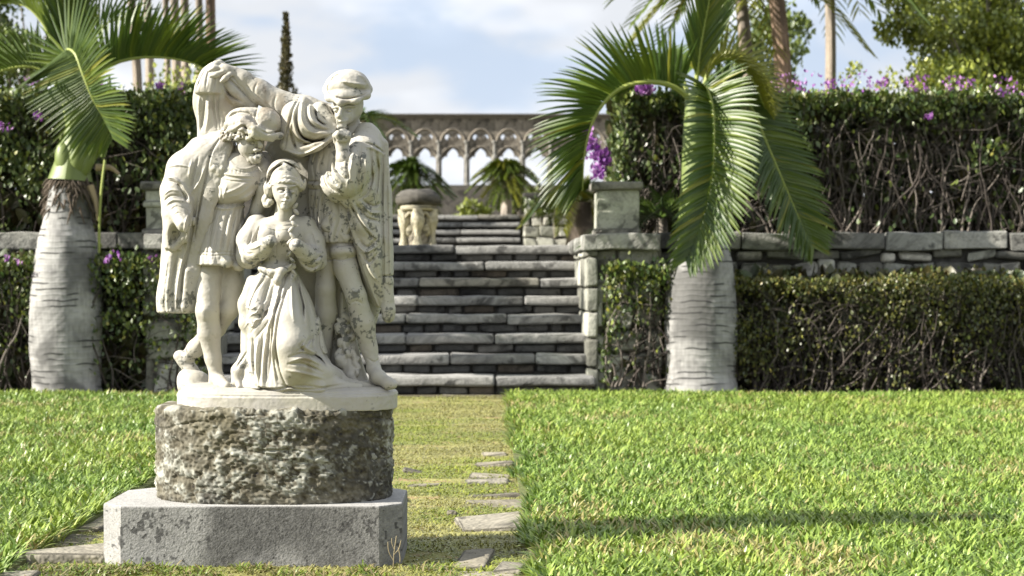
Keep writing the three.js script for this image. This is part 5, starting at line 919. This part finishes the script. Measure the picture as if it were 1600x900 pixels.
{ // floppy cap and curls
  const s = new Sculpt(0.06, 0.7);
  s.add(ell(414, 192, 0.04, 27, 24, 27, -0.25)).add(ell(383, 187, 0.035, 31, 19, 28, 0.12), 8);
  s.chain([[349, 207, 0.02, 6], [358, 195, 0.07, 7], [380, 190, 0.10, 7], [398, 201, 0.11, 7], [420, 211, 0.10, 7], [438, 212, 0.07, 6]], 4);
  s.chain([[360, 203, 0.085, 5], [378, 199, 0.108, 5.5], [396, 212, 0.112, 5.5], [424, 217, 0.09, 5]], 4);
  s.stroke([[404, 168], [401, 185], [406, 203]], 2, -1.6).stroke([[355, 188], [370, 178], [392, 180], [402, 190]], 2.4, -2.6).stroke([[352, 182], [368, 171], [390, 172], [402, 180]], 3, 2).stroke([[408, 205], [425, 211], [438, 203]], 1.8, -1.8);
  s.stroke([[372, 205], [384, 200], [392, 208]], 2.4, -2.6);
  const r = rng(5);
  for (let i = 0; i < 60; i++) { const t = r(), x = 342 + t * 56, y = 210 + (r() - 0.4) * 15 - t * 1; s.add(ell(x, y, 0.03 + Math.sqrt(t) * 0.085 + (r() - 0.5) * 0.012, 2.6 + r() * 2.6, 2.4 + r() * 2.4, 3.6), 1.2); }
  for (const [x, y] of [[358, 212], [368, 209], [350, 209], [377, 214], [387, 211], [363, 218], [395, 216]]) s.sub(ell(x, y, 0.055 + (x - 345) * 0.0013, 1.8, 1.8, 9), 1);
  carve('cap', s, man1, 0.0033);
}

// ---- the kneeling woman
const woman = (() => {
  const s = new Sculpt(0.12, 0.25);
  s.chain([[442, 346, 0.075, 15], [444, 322, 0.085, 12.5]], 5);
  s.add(ell(446, 290, 0.10, 22, 30, 25, 0.1, 0.2), 5);
  s.add(ell(446, 306, 0.122, 16, 19, 15, 0.22), 8);
  s.chain([[449, 294, 0.154, 2.4], [448.5, 306, 0.168, 3.2]], 4).add(ell(448.5, 307.5, 0.161, 4.2, 2.4, 3), 2);
  s.add(ell(448, 292, 0.144, 15, 3.2, 6, 0.1), 4);
  s.sub(ell(439.5, 298, 0.158, 5.6, 3.4, 6, 0.0), 4).sub(ell(456.5, 299, 0.155, 5, 3.4, 6, -0.15), 4);
  s.add(ell(439.5, 299.4, 0.1475, 4.6, 2.6, 4), 2).add(ell(456.5, 300.2, 0.1435, 4.2, 2.6, 4), 2);
  s.chain([[441.5, 314, 0.150, 1.8], [446.5, 314.3, 0.157, 2.1], [452, 314.6, 0.15, 1.7]], 3).chain([[443, 318, 0.149, 2], [450, 318.4, 0.149, 1.9]], 3).stroke([[440.5, 316.2], [446.5, 316.5], [453, 316.6]], 0.9, -0.8);
  s.add(ell(444.5, 324, 0.14, 6, 4.6, 6), 5);
  // forearms, broken off at the wrists
  s.chain([[384, 404, 0.06, 13], [404, 390, 0.13, 12], [423, 377, 0.18, 10]], 5).chain([[497, 408, 0.06, 14], [480, 398, 0.13, 13], [463, 384, 0.175, 11]], 5);
  s.sub(ell(433, 371, 0.21, 9, 9, 9), 2).sub(ell(456, 376, 0.215, 9, 8, 9), 2);
  return carve('kneeling_woman', s, statue, 0.0031);
})();
{ // hair with rolls and a long plait
  const s = new Sculpt(0.12, 0.6);
  s.add(ell(445, 275, 0.078, 28, 26, 27, 0.05)).add(ell(421, 296, 0.09, 9, 13, 12, 0.2), 5).add(ell(470, 288, 0.09, 9, 12, 11, -0.2), 5).add(ell(416, 312, 0.08, 7, 9, 9), 4).add(ell(445, 259, 0.06, 18, 9, 18), 8);
  for (let i = 0; i < 17; i++) { const q = (i / 16 - 0.5) * 2; s.add(ell(446 + q * 26, 282.5 + q * q * 11 + (i % 2) * 1.6, 0.157 - 0.056 * q * q, 3.6, 3.2, 4, i), 2.5); s.add(ell(446 + q * 24, 276 + q * q * 10 + (i % 2) * 1.4, 0.148 - 0.05 * q * q, 3.4, 3, 4, -i), 3); }
  const r = rng(9);
  for (let i = 0; i < 9; i++) { const q = i / 8; s.stroke([[445 + (q - 0.5) * 6, 252 + q * 3], [430 - q * 9, 264 + q * 5], [419 - q * 4, 282 + q * 8]], 1.3, -1.2); s.stroke([[447 + (q - 0.5) * 6, 252 + q * 3], [461 + q * 8, 263 + q * 5], [471 + q * 4, 280 + q * 8]], 1.3, -1.2); }
  for (let i = 0; i < 9; i++) s.add(ell(412 + r() * 14, 300 + r() * 22, 0.085 + r() * 0.02, 4, 4.5, 5), 2);
  for (let i = 0; i < 13; i++) { const t = i / 12, x = 463 - 11 * Math.sin(t * 2.4) + (i % 2 ? 1.8 : -1.8) + t * 3, y = 322 + t * 112; s.add(ell(x, y, 0.115 + 0.055 * Math.sin(t * 3.1), 3.5 - t, 6, 3.4, i % 2 ? 0.7 : -0.7), 3); }
  carve('hair', s, woman, 0.0033);
}
{ // gown
  const s = new Sculpt(0.12, 0.25);
  s.add(loft([[337, 425, 462, 0.06, 15], [345, 406, 476, 0.055, 22], [358, 399, 484, 0.055, 28], [376, 402, 478, 0.06, 30], [395, 409, 464, 0.06, 27], [410, 411, 457, 0.055, 25], [424, 407, 462, 0.055, 28]]));
  s.add(ell(419, 366, 0.108, 16, 15, 16), 8).add(ell(444, 367, 0.112, 16, 15, 16), 8);
  // sleeves
  s.chain([[402, 352, 0.045, 18], [389, 376, 0.045, 19], [386, 398, 0.06, 17]], 7).add(ell(390, 403, 0.075, 18, 17, 20), 7).chain([[388, 400, 0.08, 17], [406, 392, 0.135, 14], [415, 385, 0.155, 12]], 6);
  s.chain([[477, 354, 0.045, 17], [488, 378, 0.045, 18], [494, 400, 0.06, 17]], 7).add(ell(486, 404, 0.08, 19, 20, 22), 7).chain([[486, 404, 0.10, 18], [474, 394, 0.145, 13]], 6);
  // skirt
  s.add(loft([[414, 408, 460, 0.055, 26], [436, 397, 470, 0.055, 34], [465, 386, 486, 0.055, 42], [500, 379, 500, 0.05, 50], [540, 377, 508, 0.045, 58], [575, 376, 520, 0.05, 64], [604, 371, 540, 0.055, 68]], { n: 22, a0: 1.0, a1: 3.0, sharp: 0.5, seed: 0.7 }, 2, 5), 6);
  s.chain([[450, 462, 0.11, 22], [452, 505, 0.17, 27], [456, 540, 0.205, 28], [462, 570, 0.20, 25], [500, 585, 0.13, 20], [524, 590, 0.05, 15]], 14);
  s.chain([[395, 440, 0.09, 10], [386, 475, 0.10, 13], [387, 505, 0.105, 12], [394, 520, 0.105, 8]], 8).chain([[410, 440, 0.115, 12], [404, 480, 0.135, 14], [400, 512, 0.13, 10]], 8);       // caught-up overskirt
  s.chain([[458, 430, 0.12, 6], [438, 462, 0.15, 6.5], [418, 498, 0.15, 6.5], [396, 526, 0.13, 6]], 4);
  s.chain([[408, 420, 0.115, 5], [424, 426, 0.14, 5], [440, 423, 0.145, 5], [458, 416, 0.125, 5]], 4).chain([[440, 424, 0.145, 6], [433, 438, 0.15, 7]], 4);
  // cloth heaped on the base
  for (const [a, b] of [[[400, 604, 0.12, 10], [440, 607, 0.18, 9]], [[440, 606, 0.17, 9], [500, 606, 0.18, 9]], [[495, 604, 0.16, 11], [560, 606, 0.10, 8]], [[470, 598, 0.18, 9], [530, 603, 0.13, 9]], [[386, 602, 0.10, 8], [420, 600, 0.15, 9]], [[540, 600, 0.06, 10], [575, 605, 0.05, 7]]]) s.add(cap(a, b), 9);
  s.chain([[520, 583, -0.02, 11], [535, 597, 0.03, 9], [548, 602, 0.06, 6]], 5);
  // gathered cloth lying against the skirt
  s.chain([[391, 541, 0.08, 6], [384, 560, 0.10, 10], [374, 580, 0.11, 12], [368, 596, 0.12, 7]], 5).chain([[372, 592, 0.12, 6], [374, 604, 0.14, 5]], 4);
  // folds
  for (const q of [[[424, 436], [414, 470], [408, 500]], [[416, 432], [398, 462], [390, 490]], [[431, 440], [424, 470], [414, 496]]]) s.stroke(q, 2.4, -1.9);
  for (const q of [[[446, 432], [436, 480], [428, 540], [424, 600]], [[452, 434], [446, 470], [438, 520], [440, 560], [452, 602]], [[462, 434], [472, 470], [480, 505]], [[470, 436], [486, 470], [494, 510]], [[414, 520], [410, 560], [410, 602]], [[398, 530], [398, 565], [406, 600]], [[426, 510], [420, 556], [420, 602]]]) s.stroke(q, 2.6, -3.2);
  for (const q of [[[456, 432], [460, 470], [466, 500]], [[440, 440], [430, 490], [420, 520]], [[418, 530], [415, 560], [414, 600]], [[433, 520], [431, 560], [436, 600]], [[406, 528], [403, 560], [404, 596]]]) s.stroke(q, 2.8, 2.2);
  for (const q of [[[460, 555], [480, 550], [500, 560], [516, 575]], [[458, 566], [480, 566], [506, 580]], [[482, 530], [476, 540], [484, 548]], [[500, 510], [496, 530], [500, 548], [520, 570]], [[470, 548], [484, 538], [490, 524]]]) s.stroke(q, 2.3, -2.5);
  for (const q of [[[462, 561], [484, 557], [508, 570]], [[478, 534], [486, 542], [500, 552]], [[455, 575], [480, 580], [510, 590]]]) s.stroke(q, 2.6, 2.0);
  for (const q of [[[394, 600], [430, 606], [470, 600], [520, 606]], [[440, 598], [480, 606], [540, 600]]]) s.stroke(q, 2, -1.8);
  for (const q of [[[379, 384], [386, 396], [400, 396]], [[378, 398], [392, 410], [408, 400]], [[392, 362], [386, 384]], [[382, 412], [394, 416], [412, 402]], [[405, 352], [396, 376]], [[504, 396], [492, 406], [476, 400]], [[502, 410], [488, 418], [472, 408]], [[484, 362], [492, 384]], [[480, 380], [492, 392], [500, 390]]]) s.stroke(q, 1.9, -1.7);
  for (const q of [[[376, 404], [390, 416], [410, 406]], [[500, 418], [486, 424], [468, 410]], [[388, 388], [400, 388], [412, 382]]]) s.stroke(q, 2.2, 1.6);
  s.stroke([[410, 348], [430, 353], [455, 352], [470, 347]], 1.3, -1).stroke([[408, 352], [430, 358], [458, 357]], 1.2, 0.8).stroke([[431, 354], [431, 380], [432, 408]], 1.6, -0.9);
  s.stroke([[383, 512], [390, 504], [396, 510], [402, 500], [410, 498], [416, 486], [424, 480], [432, 468]], 1.6, 1.8).stroke([[390, 496], [398, 490], [404, 488], [412, 476], [420, 470]], 1.5, 1.4).stroke([[386, 480], [396, 482], [404, 478]], 1.4, 1.2);
  s.stroke([[462, 436], [441, 470], [421, 504], [398, 532]], 1.2, -1.4).stroke([[452, 432], [433, 464], [413, 496], [392, 522]], 1.2, -1.4);
  s.stroke([[370, 575], [380, 560], [388, 548]], 2, -1.6).stroke([[376, 592], [380, 578], [390, 565]], 2, -1.5);
  carve('gown', s, woman);
}

// ---- the cloaked man on the right
const man2 = (() => {
  const s = new Sculpt(0.04, 0.35);
  s.chain([[509, 372, -0.06, 21], [510, 415, -0.05, 16.5], [509, 450, -0.04, 15.5], [509, 490, -0.06, 18], [506, 540, -0.07, 12], [505, 590, -0.07, 9]], 6);
  s.chain([[532, 378, -0.03, 21], [541, 420, -0.01, 18.5], [556, 462, 0.02, 15.5], [567, 505, 0.0, 18.5], [577, 545, -0.01, 12.5], [584, 575, 0.0, 10]], 6);
  s.chain([[584, 578, 0.0, 11], [592, 590, 0.05, 11], [607, 599, 0.09, 8.5], [614, 601, 0.10, 7]], 6).add(ell(586, 594, 0.0, 10, 9, 12), 5);
  s.chain([[492, 394, -0.05, 8], [527, 394, -0.05, 8]], 3).chain([[525, 395, -0.01, 9], [548, 393, 0.0, 9]], 4, 0.5);
  s.add(ell(535, 392, 0.0, 19, 12, 19), 4).add(ell(509, 392, -0.05, 18, 12, 18), 4);
  s.stroke([[518, 404], [534, 406], [552, 402]], 1.4, -1.6).stroke([[519, 383], [534, 384], [552, 380]], 1.3, -1.3).stroke([[494, 404], [508, 406], [524, 404]], 1.4, -1.4);
  s.add(ell(506, 391, 0.012, 4, 5, 3), 1).stroke([[546, 448], [556, 456], [566, 450]], 3, 1.2).stroke([[548, 474], [558, 470], [568, 476]], 2.4, -1.1).stroke([[574, 560], [584, 566], [594, 560]], 1.5, -1);
  // neck, head bowed over the fist
  s.chain([[551, 212, -0.05, 18], [547, 190, -0.03, 15]], 6);
  s.add(ell(544, 163, 0.0, 24, 32, 27, -0.12, 0.35), 5).add(ell(538, 180, 0.045, 15, 15, 15, -0.1), 8);
  s.chain([[534, 168, 0.075, 3.4], [530, 181, 0.094, 4.4]], 4).add(ell(530, 182, 0.085, 5.4, 3.4, 4), 3);
  s.add(ell(537, 167, 0.06, 19, 4.2, 8, 0.1), 4);
  s.sub(ell(525, 172.5, 0.078, 5, 3.4, 6), 3).sub(ell(545, 172, 0.078, 5.6, 3.4, 6), 3).add(ell(525, 173, 0.066, 3.8, 2.6, 4), 1).add(ell(545, 172.5, 0.066, 4, 2.6, 4), 1);
  s.chain([[526, 188.5, 0.082, 2], [533, 188, 0.088, 2.4], [541, 188, 0.08, 2]], 3).chain([[528, 192, 0.078, 2.4], [540, 191.5, 0.076, 2.2]], 3).stroke([[525, 190.3], [533, 190], [542, 189.6]], 0.9, -1);
  s.add(ell(534, 198, 0.065, 8, 6, 8), 5).add(ell(563, 172, 0.01, 4, 8, 6, -0.2), 3);
  // forearm and fist at the chin
  s.chain([[548, 285, 0.08, 17], [538, 248, 0.122, 12], [534, 226, 0.13, 10]], 6);
  s.add(ell(536, 214, 0.132, 12.5, 13, 12), 5);
  for (let i = 0; i < 4; i++) s.chain([[527 + i * 6, 205 + Math.abs(i - 1.2) * 1.6, 0.142, 3.6], [527.5 + i * 5.6, 210 + Math.abs(i - 1) * 1.2, 0.165, 3.5], [529 + i * 5, 218, 0.160, 3.3]], 2);
  s.chain([[525, 222, 0.13, 4], [524, 212, 0.15, 3.6], [529, 207, 0.165, 3.2]], 2);
  // arm held out to the left, the hand spread on the cloth
  s.chain([[512, 186, -0.05, 25], [475, 172, -0.045, 22], [440, 163, -0.04, 19.5], [405, 143, -0.03, 18], [380, 124, -0.02, 13], [366, 113, -0.01, 9.5]], 8);
  s.add(ell(354, 109, 0.0, 13, 9, 9, -0.35), 4);
  s.chain([[349, 112, 0.012, 4.6], [338, 117, 0.02, 4], [329, 119.5, 0.022, 3.2]], 2).chain([[345, 107, 0.005, 4.4], [335, 106, 0.012, 4], [328, 110, 0.014, 3.2]], 2).chain([[347, 103, -0.006, 4.4], [338, 100, -0.002, 4], [331, 103, 0.004, 3.2]], 2).chain([[350, 101, -0.018, 4], [343, 97.5, -0.018, 3.6], [336, 98, -0.014, 3]], 2).chain([[360, 116, 0.014, 4.4], [352, 122, 0.028, 3.8], [346, 127, 0.03, 3]], 2);
  s.stroke([[430, 145], [426, 165], [436, 184]], 2.2, -1.2).stroke([[400, 128], [396, 142], [410, 158]], 2, -1.2).stroke([[385, 118], [381, 128], [390, 140]], 2, -1);
  return carve('cloaked_man', s, statue);
})();
{ // soft hat
  const s = new Sculpt(0.06, 0.4);
  s.add(ell(543, 136, -0.005, 36, 24, 37, 0.02)).add(ell(545, 125, -0.005, 26, 16, 28), 10).add(ell(540, 151, 0.035, 27, 11, 22, 0.05), 10);
  s.chain([[509, 141, 0.0, 4], [514, 153, 0.05, 4.2], [532, 160, 0.088, 4], [556, 158, 0.08, 4], [573, 149, 0.035, 4.2], [578, 140, -0.01, 4]], 9);
  s.stroke([[536, 131], [552, 138], [574, 139]], 2.2, -2).stroke([[534, 127], [552, 131], [572, 132]], 2.8, 2.0).stroke([[516, 124], [512, 138], [520, 150]], 2, -1.5).stroke([[557, 114], [570, 122], [576, 134]], 2.2, 1.6).stroke([[512, 132], [520, 118], [530, 114]], 1.8, 1.6).stroke([[518, 150], [536, 155], [560, 152], [574, 144]], 1.6, -1.8);
  carve('hat', s, man2);
}
{ // tunic
  const s = new Sculpt(0.05, 0.3);
  s.add(loft([[196, 522, 574, -0.05, 20], [214, 496, 590, -0.055, 32], [245, 484, 590, -0.05, 38], [272, 481, 584, -0.05, 36], [290, 482, 574, -0.05, 32], [310, 482, 576, -0.05, 34], [345, 486, 580, -0.05, 38], [372, 492, 562, -0.05, 38], [380, 497, 556, -0.05, 36]], { n: 20, a0: 0.3, a1: 3.0, sharp: 0.5, seed: 4.4 }, 2, 4));
  s.stroke([[478, 286], [492, 288], [510, 288]], 3.6, 2.2, 0).stroke([[478, 281], [492, 282], [510, 282]], 1.4, -1.6, 0).stroke([[478, 293], [492, 295], [510, 295]], 1.4, -1.6, 0);
  for (const x of [486, 494, 502]) s.stroke([[x + 3, 298], [x, 325], [x - 1 + (x - 490) * 0.2, 366]], 2, -2.2);
  for (const q of [[[492, 236], [487, 256], [490, 278]], [[504, 240], [497, 262], [503, 280]]]) s.stroke(q, 2, -1.8);
  carve('tunic', s, man2);
}
{ // cloak: behind, over the left shoulder, swagged across and hanging
  const s = new Sculpt(0.06, 0.35);
  s.add(loft([[172, 432, 520, -0.10, 12], [205, 424, 590, -0.11, 16], [260, 416, 600, -0.12, 18], [340, 418, 602, -0.12, 20], [420, 440, 606, -0.125, 20], [500, 488, 590, -0.13, 18], [560, 496, 560, -0.13, 16], [600, 498, 556, -0.12, 14]], { n: 10, a0: 0.6, a1: 1.6, sharp: 0.3, seed: 3 }, 2.4, 5));
  s.add(loft([[196, 560, 584, -0.05, 18], [212, 548, 592, -0.04, 30], [240, 545, 598, -0.03, 36], [280, 540, 601, -0.025, 38], [315, 545, 603, -0.02, 38], [345, 540, 606, -0.02, 38], [385, 553, 608, -0.02, 34], [430, 566, 611, -0.025, 28], [470, 582, 614, -0.03, 18], [480, 588, 614, -0.03, 14]], { n: 14, a0: 0.4, a1: 2.0, sharp: 0.5, seed: 5.5 }, 2, 5), 5);
  s.chain([[600, 225, -0.02, 7], [602, 300, -0.01, 7], [604, 380, 0.0, 8], [605, 440, 0.005, 9], [607, 484, 0.005, 10], [607, 494, 0.005, 10]], 4);
  // big sleeve-like swag under the bent arm
  s.chain([[574, 216, -0.01, 22], [567, 240, 0.045, 26], [553, 262, 0.088, 28], [540, 282, 0.105, 25], [522, 290, 0.08, 18], [510, 282, 0.05, 12]], 12).chain([[574, 300, 0.05, 16], [552, 312, 0.07, 13], [528, 303, 0.07, 12], [514, 290, 0.06, 10]], 8);
  // cloth across the chest and over the out-held arm
  s.chain([[520, 204, 0.04, 12], [502, 205, 0.045, 19], [480, 196, 0.04, 24], [463, 182, 0.02, 22], [455, 200, 0.02, 18], [458, 222, 0.025, 16]], 9);
  s.chain([[446, 228, 0.03, 9], [468, 235, 0.05, 9], [494, 226, 0.065, 9], [520, 211, 0.07, 7]], 6).chain([[474, 160, -0.01, 10], [470, 185, 0.0, 12]], 8).chain([[500, 175, 0.0, 16], [515, 190, 0.02, 12]], 8);
  s.chain([[520, 340, 0.02, 12], [512, 352, 0.025, 9], [540, 372, 0.02, 8]], 8).chain([[560, 320, 0.05, 14], [570, 350, 0.05, 15], [588, 372, 0.035, 10]], 8);
  for (const q of [[[464, 154], [456, 180], [450, 205], [444, 232]], [[468, 157], [464, 190], [474, 215], [500, 220], [520, 212]], [[476, 160], [484, 192], [500, 203], [516, 204]], [[489, 163], [497, 188], [514, 199]], [[453, 200], [458, 220], [464, 236]], [[470, 228], [492, 222], [516, 212]]]) s.stroke(q, 2.4, -4.2);
  for (const q of [[[460, 160], [460, 190], [468, 215], [492, 226]], [[472, 158], [474, 190], [488, 208], [512, 210]], [[482, 160], [490, 188], [508, 200]], [[446, 222], [452, 205], [456, 190]], [[444, 234], [470, 242], [498, 232], [518, 218]]]) s.stroke(q, 2.8, 3.0);
  for (const q of [[[516, 248], [520, 272], [530, 290]], [[506, 270], [514, 290], [532, 304]], [[522, 240], [526, 262], [545, 282], [552, 270]], [[550, 232], [546, 262], [552, 296]], [[566, 232], [564, 266], [560, 300]], [[580, 226], [582, 262], [576, 300], [560, 314]], [[588, 228], [590, 270], [586, 320]]]) s.stroke(q, 2.2, -2.4);
  for (const q of [[[510, 262], [518, 286], [540, 302]], [[519, 242], [523, 268], [538, 288]], [[556, 236], [552, 266], [546, 296]], [[574, 230], [574, 270], [566, 304]], [[572, 230], [586, 234], [597, 240]]]) s.stroke(q, 2.6, 2.0);
  for (const q of [[[545, 312], [558, 338], [578, 366], [588, 378]], [[556, 316], [574, 340], [592, 346]], [[532, 316], [540, 345], [552, 375]], [[566, 312], [584, 322], [594, 316]], [[560, 372], [574, 386], [590, 372]], [[566, 396], [576, 410], [590, 396]], [[596, 240], [596, 320], [598, 400], [597, 470]], [[520, 330], [516, 345], [524, 362], [536, 378]]]) s.stroke(q, 2.3, -2.8);
  for (const q of [[[552, 318], [566, 345], [586, 372]], [[563, 314], [580, 332], [594, 332]], [[538, 320], [546, 350], [556, 384]], [[556, 380], [572, 394], [590, 384]], [[570, 404], [580, 426], [590, 440]], [[606, 260], [608, 360], [610, 470]]]) s.stroke(q, 2.8, 2.6);
  s.stroke([[570, 224], [584, 228], [598, 236]], 1.6, -2.2).stroke([[596, 432], [606, 431], [616, 432]], 1.3, -1.6, 0);
  // rough support behind the legs
  s.add(loft([[455, 527, 546, -0.10, 14], [500, 527, 552, -0.09, 20], [540, 528, 560, -0.075, 26], [575, 528, 568, -0.06, 30], [604, 524, 576, -0.05, 34]], { n: 9, a0: 1.5, a1: 4, sharp: 0.2, seed: 8 }, 2, 4), 6);
  { const rs = rng(14); for (let i = 0; i < 34; i++) { const t = rs(), y = 496 + 96 * t; s.add(ell(534 + t * 14 + (rs() - 0.5) * (18 + 16 * t), y, -0.045 + 0.062 * t + (rs() - 0.5) * 0.02, 3 + 4 * rs(), 4 + 7 * rs(), 5, rs() * 2 - 1), 4); } }
  s.sub(ell(550, 512, -0.01, 6, 8, 8), 2).sub(ell(548, 538, 0.015, 5, 6, 7), 2).sub(ell(560, 565, 0.03, 5, 8, 7), 2);
  carve('cloak', s, man2);
}
{ // the cloth lifted over the stooping man
  const s = new Sculpt(-0.05, 0.35);
  s.add(loft([[97, 331, 352, -0.035, 8], [106, 319, 360, -0.035, 15], [120, 311, 366, -0.04, 19], [145, 303, 372, -0.05, 21], [165, 302, 378, -0.06, 22], [190, 308, 384, -0.07, 22], [222, 309, 378, -0.08, 22]], { n: 9, a0: 0.5, a1: 2.2, sharp: 0.4, seed: 6.1 }, 2, 5));
  s.add(loft([[100, 326, 356, -0.02, 9], [118, 312, 352, -0.02, 18], [144, 304, 350, -0.025, 22], [147, 305, 350, -0.025, 21]], { n: 12, a0: 0.5, a1: 1.8, sharp: 0.4, seed: 7.1 }, 2, 2), 1);
  s.chain([[352, 118, -0.02, 8], [372, 140, -0.035, 14], [392, 162, -0.05, 12]], 8).chain([[360, 130, -0.02, 14], [376, 152, -0.03, 15]], 8);
  for (const q of [[[338, 100], [330, 118], [327, 142]], [[345, 102], [341, 122], [339, 143]], [[330, 102], [320, 122], [312, 143]]]) s.stroke(q, 1.7, -1.8);
  for (const q of [[[324, 150], [320, 175], [314, 205]], [[335, 150], [336, 175], [342, 205]], [[345, 150], [342, 170], [346, 200]], [[350, 126], [360, 148], [386, 164]], [[356, 122], [374, 138], [392, 156]]]) s.stroke(q, 2.2, -2.6);
  for (const q of [[[329, 150], [328, 180], [322, 208]], [[314, 150], [312, 175], [313, 205]], [[352, 130], [356, 150], [370, 166]]]) s.stroke(q, 3, 2.2);
  carve('raised_cloth', s, man2);
}
renderer.render(scene, camera);
